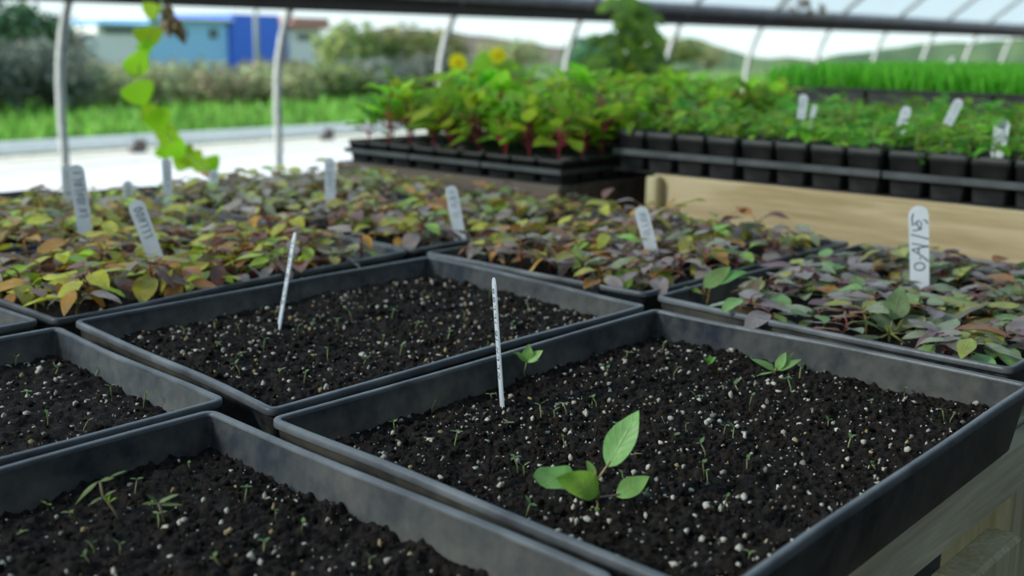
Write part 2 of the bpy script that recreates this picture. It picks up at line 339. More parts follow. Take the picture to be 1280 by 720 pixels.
def sprout(px,key,i,sc=1.0,pt=None):
    p=soil_at(px,key) if pt is None else pt
    o=link('sprout',SPR[i%14],None,(p[0],p[1],p[2]-.0008),(0,0,random.uniform(0,6.28)),sc*random.uniform(.85,1.25))
    tag(o,TRN[key],'seedling',{'D':'tiny sprouts in the front tray','C':'tiny sprouts in the near left tray','A':'tiny sprouts in the tray behind the front tray','B':'tiny sprouts in the tray at the left edge'}[key])
random.seed(5)
Ds=[(632,538),(677,523),(693,522),(494,545),(568,560),(706,562),(746,508),(765,540),(770,538),(843,556),(857,545),(885,605),(905,542),(916,545),(795,575),(882,570),(934,585),(937,512),(989,492),(828,446),(842,470),(1035,532),(1092,508),(1130,495),(1180,530),(1187,530),(1218,505),(1095,588),(936,700),(812,628),(655,592),(880,600),(648,590),(780,606),(1000,475),(922,490),(782,450),(740,505),(658,652),(708,520),(1060,560),(870,505),(615,500),(540,515),(760,470),(905,640)]
for i,p in enumerate(Ds): sprout(p,'D',i,1.15)
Cs=[(28,672),(112,705),(118,690),(238,592),(306,628),(377,668),(276,712),(462,706),(198,655),(60,640),(345,655),(170,620),(330,690),(150,690),(90,650)]
for i,p in enumerate(Cs): sprout(p,'C',i,1.0)
As=[(302,448),(300,468),(390,408),(372,422),(423,410),(478,432),(440,401),(268,410),(345,395),(530,378),(612,378),(500,445),(560,425),(455,455),(350,470),(580,400),(640,410),(660,395),(490,400),(300,420),(410,450),(230,420),(520,410),(610,430),(330,440),(380,480),(270,440)]
for i,p in enumerate(As): sprout(p,'A',i,1.15)
Bs=[(36,500),(105,540),(70,470),(140,500),(180,510),(20,460),(60,530),(120,470)]
for i,p in enumerate(Bs): sprout(p,'B',i,1.2)
# the big seedling in the front tray
def place_plant(label,base_px,key,name='seedling',cat='seedling'):
    b=soil_at(base_px,key); t=thing(name,label,cat,b); s=depth(b)/F
    return t,s
def rel(s,px,py,dp=0): return RH*px*s+UP*py*s*1.02+FWD*dp
t,s=place_plant('largest green seedling, broad spreading leaves, standing alone in the front tray',(746,632),'D')
YG=(.34,.62,.07); GG=(.30,.62,.18)
mb=MB(); tube(mb,[rel(s,0,-8),rel(s,1,10),rel(s,-2,30),rel(s,-3,45)],[.0014,.0013,.0011,.0008],8,0,(.30,.36,.08)); obj('stem',mb,M_STEM,t)
def big_leaf(b,k,tp,nrm,w,c,pc=(.36,.30,.12),wave=.06,fold=.2,droop=.05,shape='ovate'):
    m_=MB(); blade(m_,k,tp,nrm,w,c,0,droop=droop,fold=fold,rows=12,wave=wave,shape=shape)
    if np.linalg.norm(np.array(b)-k)>1e-4: tube(m_,[b,(np.array(b)+k)/2+np.array([0,0,.0004]),np.array(k)+(np.array(tp)-k)*.1],[.0008,.0007,.0005],6,1,pc)
    obj('leaf',m_,[M_LEAFB2,M_STEM],t)
M_LEAFB2=leafmat('glossy_young_leaf',.3,.42,.3,var=.0)
nc=-FWD                                       # direction back towards the viewer, for upright leaves
big_leaf(rel(s,0,34),rel(s,12,50,.001),rel(s,49,120,.006),nc*.8+UP*.25-RH*.45,38*s,GG,(.40,.28,.15),wave=.05)
big_leaf(rel(s,-2,28),rel(s,-26,36,-.004),rel(s,-82,46,-.010),UP*.75+nc*.6,34*s,GG,(.34,.36,.1),wave=.07,shape='strap',fold=.1)
big_leaf(rel(s,-3,25),rel(s,2,22,-.005),rel(s,-52,46,-.012),UP*.5+nc*.8+RH*.2,36*s,YG,wave=.09,fold=.35)
big_leaf(rel(s,0,10),rel(s,24,14,-.002),rel(s,65,38,.002),UP*.55+nc*.7-RH*.2,26*s,(.30,.58,.15),(.42,.28,.22))
big_leaf(rel(s,0,6),rel(s,2,2,-.006),rel(s,-32,-14,-.018),UP*.9+nc*.3,17*s,(.26,.52,.14),wave=.03)
big_leaf(rel(s,-3,36),rel(s,-3,38,.002),rel(s,-14,56,.003),nc,10*s,(.24,.42,.10),wave=.03)
big_leaf(rel(s,-6,6),rel(s,-12,14,-.003),rel(s,-36,32,-.007),UP+nc*.4,6*s,(.34,.26,.10),(.4,.26,.14),wave=.0)
t,s=place_plant('small four-leaved green seedling just right of the edge-on stake in the front tray',(656,477),'D')
mb=MB(); tube(mb,[rel(s,0,-6),rel(s,-1,12),rel(s,2,26)],[.0008,.0007,.0006],6,0,(.3,.34,.1)); obj('stem',mb,M_STEM,t)
mb=MB()
for (x0,y0),(x1,y1),w,n_ in (((2,14),(-12,26),8,UP+nc),((2,14),(4,36),13,nc),((2,14),(22,28),11,UP*.6+nc),((2,12),(18,16),6,UP+nc*.4),((0,14),(-20,29),5,UP)):
    blade(mb,rel(s,x0,y0+12),rel(s,x1,y1+13,-.003),n_,w*s*1.1,(.34,.62,.17),0,rows=6,wave=.04)
obj('foliage',mb,[M_LEAFB2],t)
t,s=place_plant('low green seedling with five leaves near the far wall of the front tray',(968,468),'D')
mb=MB(); tube(mb,[rel(s,0,-6),rel(s,0,3),rel(s,2,8)],[.0012,.001,.0008],6,0,(.42,.38,.12)); obj('stem',mb,M_STEM,t)
mb=MB()
for (x0,y0),(x1,y1),w,n_,dp in (((2,5),(-30,22),11,UP+nc*.7,-.002),((2,5),(14,28),12,UP*.3+nc-RH*.3,.003),((2,5),(34,20),9,UP*.6+nc-RH*.3,.002),((0,3),(-26,2),6,UP,-.006),((2,5),(26,26),8,nc,.006)):
    blade(mb,rel(s,x0,y0),rel(s,x1,y1,dp),n_,w*s,(.34,.62,.19),0,rows=6,wave=.04,droop=.08)
obj('foliage',mb,[M_LEAFB2],t)
t,s=place_plant('small bright green seedling close to the far wall of the front tray',(886,458),'D')
mb=MB(); tube(mb,[rel(s,0,-5),rel(s,0,5)],[.0007,.0006],6,0,(.3,.4,.1)); obj('stem',mb,M_STEM,t)
mb=MB()
for x1,y1,w in ((-8,12,8),(8,13,8),(0,16,7),(3,3,5)): blade(mb,rel(s,0,4),rel(s,x1,y1,-.002),UP+nc*.5,w*s,(.20,.48,.08),0,rows=4)
obj('foliage',mb,[M_LEAFB2],t)
# scraggly weeds in the near left tray
def weed(lb,bpx,strokes,stem):
    global t,s
    t,s=place_plant(lb,bpx,'C')
    mb=MB(); tube(mb,[rel(s,*q) for q in stem],[.0007]*len(stem),6,0,(.26,.20,.12)); obj('stem',mb,M_STEM,t)
    mb=MB()
    for x0,y0,x1,y1,w,c in strokes: blade(mb,rel(s,x0,y0),rel(s,x1,y1,-.002),UP+nc*.6,w*s,c,0,rows=6,droop=.12,wave=.05)
    obj('foliage',mb,[M_LEAFB2],t)
OL=(.17,.24,.06)
weed('straggly green weed with narrow drooping leaves in the near left tray',(150,648),
     [(-24,48,-58,20,7,OL),(-22,48,-3,56,6,OL),(-10,53,13,66,3,OL),(-20,28,-40,18,4,(.13,.18,.06)),(-18,28,-2,40,5,(.16,.22,.07)),(-14,20,-10,34,4,(.3,.5,.05)),(-14,20,-2,30,4,(.3,.5,.05)),(-14,20,-16,32,3,(.3,.5,.05))],[(2,-6),(-8,12),(-20,30),(-22,48)])
weed('second straggly weed with thin leaves in the near left tray',(205,652),
     [(-6,24,-18,38,5,OL),(-6,24,20,40,6,(.22,.32,.12)),(-4,22,26,26,5,OL),(-6,24,-26,26,5,OL)],[(2,-6),(-2,10),(-6,24)])
# ------------------------------------------------------------------ label stakes
STK=[]
def stake(base,top,label,width=.016,edge=False,ink='scribble',name='plant_label',under=.02,group=None,face=None):
    base=np.array(base);top=np.array(top); ax=top-base; L=np.linalg.norm(ax); ax/=L
    view=(base+top)/2-CAM; view/=np.linalg.norm(view)
    side=np.cross(ax,-view); side/=np.linalg.norm(side); side=side
    if edge: 
        a=math.radians(edge); side=Matrix.Rotation(a,3,Vector(ax))@Vector(side); side=np.array(side)
    nrm=np.cross(side,ax)
    if np.dot(nrm,-view)<0: side=-side; nrm=-nrm
    M3=np.array([side,nrm,ax]).T
    def P(x,y,z): return M3@np.array([x,y,z])          # x across, y towards viewer, z along
    w=width/2; out=[]
    out+=[(-.002*width/.016,-under),(.002*width/.016,-under)]
    out+=[(w*.92,-under*.3),(w,L-w)]
    out+=[(w*math.cos(a),L-w+w*math.sin(a)) for a in np.linspace(0,PI,9)[1:-1]]
    out+=[(-w,L-w),(-w*.92,-under*.3)]
    mb=MB(); n=len(out); th=.0006
    vs=[P(x,th,z) for x,z in out]+[P(x,-th,z) for x,z in out]
    fs=[tuple(range(n)),tuple(range(n,2*n))[::-1]]+[(i,i+n,(i+1)%n+n,(i+1)%n) for i in range(n)]
    mb.add(vs,fs)
    STK.append(base); t=thing(name,label,'plant label',base,group=group)
    obj('stake',mb,M_STAKE,t,smooth=False)
    ib=MB()
    def pen(pts,r=.00042): tube(ib,[P(x,th+.0001,z) for x,z in pts],r*width/.016,5)
    if ink=='letters':
        # strokes of the handwriting, measured across the stake (-1..1) and down from its top (in half widths)
        def q(px,py): return ((px-232)/68*w, L-(py-66)/68*w)
        S=[[(196,120),(186,160),(192,205),(215,185),(232,172),(250,190),(244,235),(190,243)],[(215,185),(225,210),(244,235)],[(262,168),(282,172),(290,196)],
           [(178,270),(235,285),(296,305)],[(182,332),(240,345),(292,362)],[(182,378),(292,352)],[(182,378),(245,420),(294,462)],[(228,365),(226,405)],[(240,432),(236,448)],
           [(232+36*math.cos(a),498+27*math.sin(a)) for a in np.linspace(0,2*PI,14)]]
        for st in S: pen([q(*p) for p in st],.00055)
    else:
        random.seed(int(abs(base[0]*1000))); z=L-w*1.0
        while z>L*.25:
            k=random.choice('zoil')
            if k=='z': pen([(-w*.5,z),(w*.5,z-.001),(-w*.4,z-.003),(w*.5,z-.004)])
            if k=='o': pen([(w*.5*math.cos(a),z-.002+.0018*math.sin(a)) for a in np.linspace(0,2*PI,9)])
            if k=='i': pen([(-w*.5,z),(w*.5,z-.0008)])
            if k=='l': pen([(-w*.5,z-.003),(w*.5,z-.003),(w*.5,z)])
            z-=.0062
    o=obj('handwriting',ib,M_INK,t); o['label']='dark handwritten marks'
    return t
def stake_px(bp,tp,key_z,label,**k):
    if key_z==-1.085 and bp[0]!=349 and 'legible' not in label: key_z=-.95; k['under']=.045; bp=(bp[0]-(3 if tp[0]<bp[0]-3 else 0),bp[1]-10)
    b=on_z(bp,CZ+key_z*U); tpt=at_depth(tp,depth(b)); return stake(b,tpt,label,**k)
stake_px((628,512),(617,347),-1.098,'tall thin pale stake seen edge-on, standing upright in the front tray',edge=-82,width=.016)
stake_px((349,408),(369,290),-1.085,'pale stake seen edge-on, leaning right in the speckled soil tray',edge=-80,width=.016)
stake_px((1150,372),(1148,257),-1.085,'white plant label with rounded top and legible letters in the right-hand seedling tray',ink='letters',width=.0205)
stake_px((816,318),(800,258),-1.085,'small pale blue plant label in front of the pale wooden board, leaning left',width=.016)
stake_px((576,296),(563,232),-1.085,'pale plant label leaning left in the middle of the crowded seedlings',width=.0155)
stake_px((194,322),(168,250),-1.085,'white plant label with scrawled writing, leaning left among the orange seedlings',width=.018)
stake_px((110,300),(94,206),-1.085,'tall grey-white plant label at the far left in front of the first metal pole',width=.0185)
stake_px((413,262),(412,197),-1.085,'pale upright label in the far seedlings below the gap of white paving',width=.015)
stake_px((85,262),(84,205),-1.085,'grey label at the foot of the leftmost metal pole',width=.015)
stake_px((160,262),(160,226),-1.085,'short blurred grey label at the far edge of the bench, below the climbing vine',width=.014)
stake_px((210,255),(208,198),-1.085,'blurred white label beside the foot of the climbing vine',width=.014)
stake_px((268,250),(267,212),-1.085,'blurred white label just right of the foot of the climbing vine',width=.014)
# ------------------------------------------------------------------ red-green seedlings
PALG=[((.31,.26,.26),3),((.26,.33,.20),4),((.20,.38,.11),2.5),((.36,.38,.07),2.2),((.38,.17,.05),1.2),((.20,.09,.12),1.6),((.35,.40,.24),2)]
PALF=[((.36,.29,.28),4),((.28,.32,.18),2.6),((.44,.42,.04),3.4),((.42,.19,.04),2.2),((.26,.44,.06),1.5),((.19,.08,.08),1.6)]
PALE=[((.37,.29,.27),3.4),((.28,.30,.15),2),((.52,.48,.02),4),((.50,.22,.03),2.4),((.38,.55,.02),1.8),((.20,.07,.06),2)]
def pick(P): 
    r=random.random()*sum(w for _,w in P)
    for c,w in P:
        r-=w
        if r<=0: return c
    return P[0][0]
def seedling_meshes(i,pal):
    random.seed(500+i); st=MB(); fo=MB(); h=random.uniform(.022,.037); lx,ly=random.uniform(-.006,.006),random.uniform(-.006,.006)
    rc=random.choice([(.34,.06,.04),(.38,.16,.06),(.28,.24,.08),(.30,.05,.05)])
    tube(st,[(0,0,-.006),(lx*.3,ly*.3,h*.5),(lx,ly,h)],[.0013,.0011,.0008],6,0,rc)
    n=random.randint(6,9); a=random.uniform(0,6)
    for k in range(n):
        th=a+k*2.4; zf=.5+.5*k/(n-1); b=np.array([lx*zf,ly*zf,h*zf]); big=.6+.4*math.sin(PI*min(1,k/(n-1)*.8+.1))
        pl=random.uniform(.007,.014)*big; L=random.uniform(.024,.038)*big; el=random.uniform(.0,.75)
        d=np.array([math.cos(th),math.sin(th),0]); kp=b+d*pl*math.cos(el)+UP*pl*math.sin(el+.25)
        e2=el-random.uniform(.2,.75); tp=kp+L*(d*math.cos(e2)+UP*math.sin(e2))
        tilt=np.array([random.uniform(-.35,.35),random.uniform(-.35,.35),1])
        c=np.array(pick(pal))*random.uniform(1.15,1.6)
        tube(st,[b,(b+kp)/2+UP*.001,kp+(tp-kp)*.12],[.0007,.0006,.0005],5,0,tuple(np.array(rc)*.5+c*.5))
        blade(fo,kp,tp,tilt,L*random.uniform(.44,.58),tuple(c),0,droop=random.uniform(.05,.3),fold=random.uniform(-.05,.3),rows=7,wave=.04)
    return st.mesh('stem',[M_STEM]),fo.mesh('foliage',[M_LEAF])
SV={k:[seedling_meshes(i+j*40,p) for i in range(16)] for j,(k,p) in enumerate((('G',PALG),('F',PALF),('E',PALE)))}
SLAB={'G':('red-green seedling in the crowded tray at the right, by the legible stake','seedlings in the right-hand tray'),
      'F':('mauve and olive seedling in the crowded middle tray','seedlings in the middle tray'),
      'E':('orange and olive seedling in the crowded tray at the left','seedlings in the left-hand tray'),
      'F2':('blurred seedling in the crowded tray beyond the middle one','seedlings in the tray beyond the middle one')}
def jitter_grid(key,nx,ny,skip=None):
    T=TRAYS[key]; out=[]
    for j in range(ny):
        for i in range(nx):
            x=.09+(T['W']-.18)*(i+.5+random.uniform(-.42,.42))/nx; y=.09+(T['H']-.18)*(j+.5+random.uniform(-.42,.42))/ny
            if skip and skip(x,y): continue
            out.append(T['mp'](x,y,-T['lvl']))
    return out
def seedling_at(p,pal,i,lab,grp,sc,zf=1):
    t=thing('amaranth_seedling',lab,'seedling',p,(random.uniform(-.12,.12),random.uniform(-.12,.12),random.uniform(0,6.28)),grp); t.scale=(sc,sc,sc*zf)
    st,fo=SV[pal][i%16]; link('stem',st,t); link('foliage',fo,t)
SPC=[soil_at(q_,'G') for q_ in ((1112,428),(1195,428),(884,385),(925,395))]
random.seed(11)
for key,pal,nx,ny in (('G','G',11,7),('F','F',11,7),('E','E',11,8),('F2','F',9,7)):
    for i,p in enumerate(jitter_grid(key,nx,ny)):
        hit=False
        for b_ in STK:
            vw=CAM-b_; vw[2]=0; vw/=np.linalg.norm(vw)
            if np.linalg.norm((p-(b_+vw*.024))[:2])<.026: hit=True
        if key=='G' and any(np.linalg.norm((p-(c_+np.array([-.010,-.008,0])))[:2])<.034 for c_ in SPC): continue
        if hit: continue
        seedling_at(p,pal,random.randrange(16),*SLAB[key],random.uniform(.95,1.3),.74 if key=='G' else 1)
# the others, farther and only a blur: one mass per tray
for key,pal,lab in (('E2','E','blurred mass of orange and olive seedlings behind the left seedling tray'),('F3','F','blurred mass of seedlings in the farthest seedling tray'),('H','E','seedlings in the tray at the left edge beyond the grey dusty corner')):
    mb=MB()
    for p in jitter_grid(key,11,8,(lambda x,y: x>1.35 and y<.55) if key=='H' else None):
        st,fo=SV[pal][random.randrange(16)]; sc=random.uniform(1.0,1.3); th=random.uniform(0,6.28); R3=np.array(Matrix.Rotation(th,3,'Z'))*sc
        for me,mi in ((st,1),(fo,0)):
            n=len(me.vertices); co=np.zeros(n*3); me.vertices.foreach_get('co',co); co=co.reshape(-1,3)@R3.T+p
            cc=np.zeros(n*4); me.color_attributes['Col'].data.foreach_get('color',cc); cc=cc.reshape(-1,4)[:,:3]
            b=len(mb.v); mb.v.extend(map(tuple,co)); mb.c.extend(map(tuple,cc)); mb.uv.extend([(.3,.3)]*n)
            fs=[tuple(b+q for q in f.vertices) for f in me.polygons]; mb.f.extend(fs); mb.m.extend([mi]*len(fs))
    o=obj('amaranth_seedlings',mb,[M_LEAF,M_STEM]); tag(o,lab,'seedlings',kind='stuff')
# singled-out seedlings
def special(bpx,key,lab,leaves,stemc=(.28,.30,.1)):
    t,s=place_plant(lab,bpx,key,'amaranth_seedling'); mb=MB(); tube(mb,[rel(s,0,-6),rel(s,0,8),rel(s,1,16)],[.0014,.0012,.001],6,0,stemc)
    fo=MB()
    for x0,y0,x1,y1,w,c,n_,dp in leaves:
        tube(mb,[rel(s,0,12),rel(s,x0,y0,dp*.5)],[.0009,.0007],5,0,stemc)
        blade(fo,rel(s,x0,y0,dp*.5),rel(s,x1,y1,dp),n_,w*s,c,0,rows=8,droop=.08,wave=.05)
    obj('stem',mb,M_STEM,t); obj('foliage',fo,[M_LEAF],t)
SG=(.25,.33,.17); 
special((1112,428),'G','sage green seedling with one upright leaf at the near edge of the right tray',
   [(2,28,12,70,32,(.30,.46,.20),nc+UP*.3,.004),(-6,18,-38,26,8,SG,UP,0),(-14,8,-62,10,13,SG,UP+nc*.3,-.012),(14,20,44,34,18,(.20,.24,.12),nc*.7+UP,.004),(18,0,52,-4,16,(.24,.30,.18),UP+nc*.5,-.016),(16,12,50,18,14,(.22,.22,.16),UP,-.004),(4,10,-8,22,8,(.3,.33,.05),nc,0)])
special((1195,428),'G','seedling with an orange-veined long leaf near the right tray front corner',
   [(0,18,-34,26,14,(.14,.32,.12),UP+nc*.4,0),(4,16,50,34,11,(.36,.33,.05),UP+nc*.7,0),(-6,26,36,50,12,(.30,.27,.20),UP,.006),(16,8,60,16,12,(.22,.40,.05),UP+nc*.4,-.006),(40,18,80,36,8,(.26,.20,.18),UP,0)],(.40,.28,.08))
special((884,385),'G','yellow-green seedling leaning over the left corner of the right tray',
   [(-6,26,28,52,20,(.27,.42,.12),nc+UP*.5,.003),(4,30,48,48,18,(.18,.42,.10),nc*.6+UP,.004),(-10,22,-64,4,8,(.30,.27,.05),UP,-.004),(-6,18,-30,28,12,(.30,.42,.05),UP+nc*.3,0)],(.36,.26,.08))
special((925,395),'G','seedling with a pinkish upright leaf and a green hanging leaf over the tray rim',
   [(-2,12,26,50,17,(.34,.28,.17),nc+UP*.3-RH*.2,.002),(0,6,-2,-20,18,(.14,.36,.12),nc+UP*.2,-.02),(-8,8,-46,-16,7,(.34,.20,.13),UP,-.012)],(.40,.22,.1))
t=thing('grass_sprout','bright yellow-green grass blade arching up from the orange seedlings','grass',on_z((250,312),CZ-1.085*U)); s=depth(np.array(t.location))/F
mb=MB(); blade(mb,rel(s,0,-4),rel(s,26,60),nc+UP*.5-RH*.5,7*s,(.42,.70,.03),0,droop=.12,rows=8,shape='strap'); blade(mb,rel(s,0,0),rel(s,5,40),nc,5*s,(.40,.66,.03),0,rows=6,shape='strap'); obj('blade',mb,[M_LEAFB],t)
# ------------------------------------------------------------------ potting bench under the trays
def board(name,lo,hi,m,label=None,cat='board',parent=None,bev=.003,group=None,M=None):
    lo=np.array(lo);hi=np.array(hi); c=(lo+hi)/2; c[2]=lo[2]; mb=MB(); box(mb,lo-c,hi-c,bev=bev,M=M)
    o=obj(name,mb,m,parent,smooth=False,loc=c-(np.array(parent.location) if parent else 0))
    if label: tag(o,label,cat,group)
    return o
ZB=CZ-1.2175*U      # bench top
b1=thing('bench','pale pine bench carrying the black seedling trays','bench',W(3,4.5,0)*np.array([1,1,0]))
nb=9
for i in range(nb):
    y0=1.16+(8.15-1.16)*i/nb; board('top_board',(W(-.6,y0,0)[0],y0*U,ZB-.02),(W(5.95,0,0)[0],(y0+.76)*U,ZB-.0005),M_WOODX,parent=b1)
board('side_rail',(-.6*U,1.09*U-.0,ZB-.046),(6.0*U,1.155*U,ZB-.0006),M_WOODX,parent=b1)
board('side_rail',(-.6*U,8.16*U,ZB-.06),(6.0*U,8.24*U,ZB+.012),M_WOODX,parent=b1)
board('end_rail',(5.96*U,1.16*U,ZB-.09),(6.02*U,8.15*U,ZB-.0005),M_WOODG,parent=b1)
board('leg',(3.02*U,.98*U,0),(3.47*U,1.085*U,ZB-.049),M_WOODZ,parent=b1)
board('leg',(3.98*U,1.17*U,0),(4.25*U,1.40*U,ZB-.021),M_WOODZ,parent=b1)
board('leg',(.0*U,1.17*U,0),(.37*U,1.54*U,ZB-.021),M_WOODZ,parent=b1)
board('leg',(5.5*U,7.7*U,0),(5.87*U,8.1*U,ZB-.021),M_WOODZ,parent=b1)
board('leg',(.0*U,7.7*U,0),(.37*U,8.1*U,ZB-.021),M_WOODZ,parent=b1)
mb=MB(); c=W(4.32,1.13,0); c[2]=.1; L=.68
Mr=Matrix.Translation((4.75*U,1.12*U,ZB-.06))@Matrix.Rotation(math.radians(14),4,'Y')@Matrix.Translation((0,0,-.62))
box(mb,(-.042,-.019,0),(.042,.019,.60),bev=.003,M=Mr); o=obj('brace',shift(mb,b1.location),M_WOODZ,b1,smooth=False)
# ------------------------------------------------------------------ second bench with the square pots
def bench(label,x0,x1,y0,y1,zt,mface,rail=.14,endm=None,npost=True):
    t=thing('bench',label,'bench',((x0+x1)/2*U,(y0+y1)/2*U,0)); z=CZ+zt*U
    board('front_rail',(x0*U,y0*U,z-rail),(x0*U+.038,y1*U,z),mface,parent=t)
    board('back_rail',(x1*U-.038,y0*U,z-rail),(x1*U,y1*U,z),M_WOODG,parent=t)
    board('end_rail',(x0*U+.0385,y0*U,z-rail),(x1*U-.0385,y0*U+.038,z),endm or M_WOODG,parent=t)
    board('end_rail',(x0*U+.0385,y1*U-.038,z-rail),(x1*U-.0385,y1*U,z),endm or M_WOODG,parent=t)
    n=int((y1-y0)*U/.14); ya=y0*U+.04; st=((y1-y0)*U-.08)/n
    for i in range(n): board('slat',(x0*U+.0385,ya+i*st,z-.022),(x1*U-.0385,ya+i*st+st*.85,z-.001),M_WOODG,parent=t)
    for xx in (x0*U+.05,x1*U-.14):
        for yy in (y0*U+.05,y1*U-.14): board('leg',(xx,yy,0),(xx+.089,yy+.089,z-.0225),M_WOODZ,parent=t)
    return t
X2=6.5; Z2=-.855
bench('pine bench behind the seedling trays, pale board facing out, carrying the square black pots',X2,10.25,.6,4.44,Z2,M_WOODY)
# end post against the pale board
board('post',((X2)*U-.020,4.345*U,0),(X2*U-.0006,4.44*U,CZ+(Z2-.01)*U),M_WOODZ,'pale wooden post at the far end of the pale bench board','post')
PS=.0575
def pot_mesh():
    mb=MB(); sx=.0275; h=.064; secs=[(-0,.021),(.002,.0222),(h-.012,.0262),(h-.012,.0272),(h,.0275),(h,.0262),(h-.010,.0255)]
    rings=[]
    def ring(a,z,n=5):
        r=a*.22; out=[]
        for cx,cy,a0 in ((a-r,-a+r,-90),(a-r,a-r,0),(-a+r,a-r,90),(-a+r,-a+r,180)):
            for k in range(n): th=math.radians(a0+90*k/(n-1)); out.append((cx+r*math.cos(th),cy+r*math.sin(th),z))
        return out
    rg=[ring(a,z) for z,a in secs]; n=len(rg[0]); vs=[p for r in rg for p in r]
    fs=[(i*n+k,i*n+(k+1)%n,(i+1)*n+(k+1)%n,(i+1)*n+k) for i in range(len(rg)-1) for k in range(n)]+[tuple(range(n))[::-1]]
    mb.add(vs,fs); so=MB(); v=ring(.0252,h-.011); c_=len(v); so.add(v+[(0,0,h-.008)],[(i,(i+1)%c_,c_) for i in range(c_)])
    return mb.mesh('square_pot',[M_POT]),so.mesh('soil',[M_SOIL])
POTM,POTS=pot_mesh()
def green_seedling(i,h0,pal,nl=(7,11),leafL=.03,redstem=False,upright=.6):
    random.seed(900+i); st=MB(); fo=MB(); h=h0*random.uniform(.7,1.1); sc_=(.45,.06,.08) if redstem else (.30,.45,.10)
    tube(st,[(0,0,-.01),(random.uniform(-.004,.004),random.uniform(-.004,.004),h*.6)],[.0015,.001],5,0,sc_)
    for k in range(random.randint(*nl)):
        th=k*2.4+random.uniform(-.4,.4); z=h*random.uniform(.15,.65); el=random.uniform(upright-.4,upright+.5); b=np.array([0,0,z])
        d=np.array([math.cos(th),math.sin(th),0]); pl=h*random.uniform(.15,.4); kp=b+pl*(d*math.cos(el)+UP*math.sin(el)); L=leafL*random.uniform(.7,1.2); e2=el-random.uniform(.1,.8)
        tp=kp+L*(d*math.cos(e2)+UP*math.sin(e2)); tube(st,[b,kp],[.0009,.0008],4,0,sc_)
        blade(fo,kp,tp,np.array([random.uniform(-.4,.4),random.uniform(-.4,.4),1]),L*.62,tuple(np.array(random.choice(pal))*random.uniform(.8,1.2)),0,droop=.2,rows=4,wave=.06)
    n=len(st.v); st.m=[1]*len(st.m); b=MB(); b.v=st.v+fo.v; b.f=st.f+[tuple(n+q for q in f) for f in fo.f]; b.m=st.m+fo.m; b.c=st.c+fo.c; b.uv=st.uv+fo.uv
    return b.mesh('leafy_seedling',[M_LEAFB,M_STEM])
PB=[(.24,.60,.05),(.34,.70,.06),(.16,.46,.06),(.42,.72,.07)]
GSV=[green_seedling(i,.062,PB,(12,17),.033,upright=.4) for i in range(12)]
def cell_tray(x0,y0,nx,ny,zb,label,grp,gmesh,glabel,ggrp,potlabel,potgrp,hs=1.0,pots=True,gs=1.0,gn='leafy_seedling'):
    """carrying frame with square pots standing in it"""
    z=zb; t=thing('pot_tray',label,'tray',(x0+nx*PS/2,y0+ny*PS/2,z)); mb=MB(); a=PS*nx; b=PS*ny; g=.003
    zz=(.026,.036) if hs>=1 else (.018,.026)
    def bx_(x1,y1,x2,y2,z1,z2,bev=.001): box(mb,(x1-a/2,y1-b/2,z1),(x2-a/2,y2-b/2,z2),bev=bev)
    bx_(-.006,-.0005,-.001,b+.0005,*zz); bx_(a+.001,-.0005,a+.006,b+.0005,*zz); bx_(-.001,-.0005,a+.001,.0002,*zz,bev=0); bx_(-.001,b-.0002,a+.001,b+.0005,*zz,bev=0)
    obj('carry_frame',mb,M_RAIL,t,smooth=False)
    mb2=MB()
    box(mb2,(-a/2,-b/2,0),(a/2,b/2,.0015)); obj('base_sheet',mb2,M_POT,t,smooth=False)
    for i in range(nx):
        for j in range(ny):
            p=(x0+(i+.5)*PS,y0+(j+.5)*PS,z+.0018)
            o=link('square_pot',POTM,None,p,(0,0,random.uniform(-.03,.03)),(1,1,hs)); tag(o,potlabel,'pot',potgrp); link('soil',POTS,o)
            q=(p[0]+random.uniform(-.008,.008),p[1]+random.uniform(-.008,.008),p[2]+.056*hs)
            o=link(gn,gmesh[random.randrange(len(gmesh))],None,q,(random.uniform(-.2,.2),random.uniform(-.2,.2),random.uniform(0,6.28)),gs*random.uniform(.8,1.25)); tag(o,glabel,'seedling',ggrp)
z2=CZ+Z2*U+.0002
random.seed(21); yt=4.80*U
nm=['far left','second from left','third from left','at the right edge']
for k in range(4):
    y0=yt-(k+1)*(4*PS+.004)
    for r_ in range(2):
        x0=X2*U+.008+r_*(7*PS+.016)
        cell_tray(x0,y0,7,4,z2,'tray of square pots on the pine bench, %s, %s row'%(nm[k],'front' if r_==0 else 'back'),None,GSV,
          'small bright green leafy seedling in a square pot on the pale pine bench','leafy seedlings on the pale pine bench','black square pot in a tray on the pale pine bench','square pots on the pale pine bench',gs=.78)
# bench 3, farther left, with red-stemmed leafy plants
X3=6.02; Z3=-.945
bench('low dark bench end below the red-stemmed leafy plants',X3,10.2,4.86,7.15,Z3,M_WOODG,endm=M_WOODG)  # front and end boards coloured dark for the shade on them
PC3=[(.34,.66,.04),(.44,.76,.05),(.26,.54,.05),(.50,.70,.05),(.20,.44,.06)]
CH=[green_seedling(60+i,.085,PC3,(18,24),.033,True,.95) for i in range(10)]
for k in range(3):
    y0=4.875*U+k*(3*PS+.005)
    for r_ in range(2):
        cell_tray(X3*U+.012+r_*(7*PS+.016),y0+(.0 if k==0 else .0),7,3,CZ+Z3*U+.0002,'tray of shallow black pots on the dark bench, %s end, %s row'%(('right','middle','left')[k],('front','back')[r_]),None,CH,
          'bright green leafy plant with red stems on the dark bench','red-stemmed plants on the dark bench','shallow black pot on the dark bench under red-stemmed plants','shallow pots on the dark bench',hs=.62,gs=1.25,gn='chard_seedling')
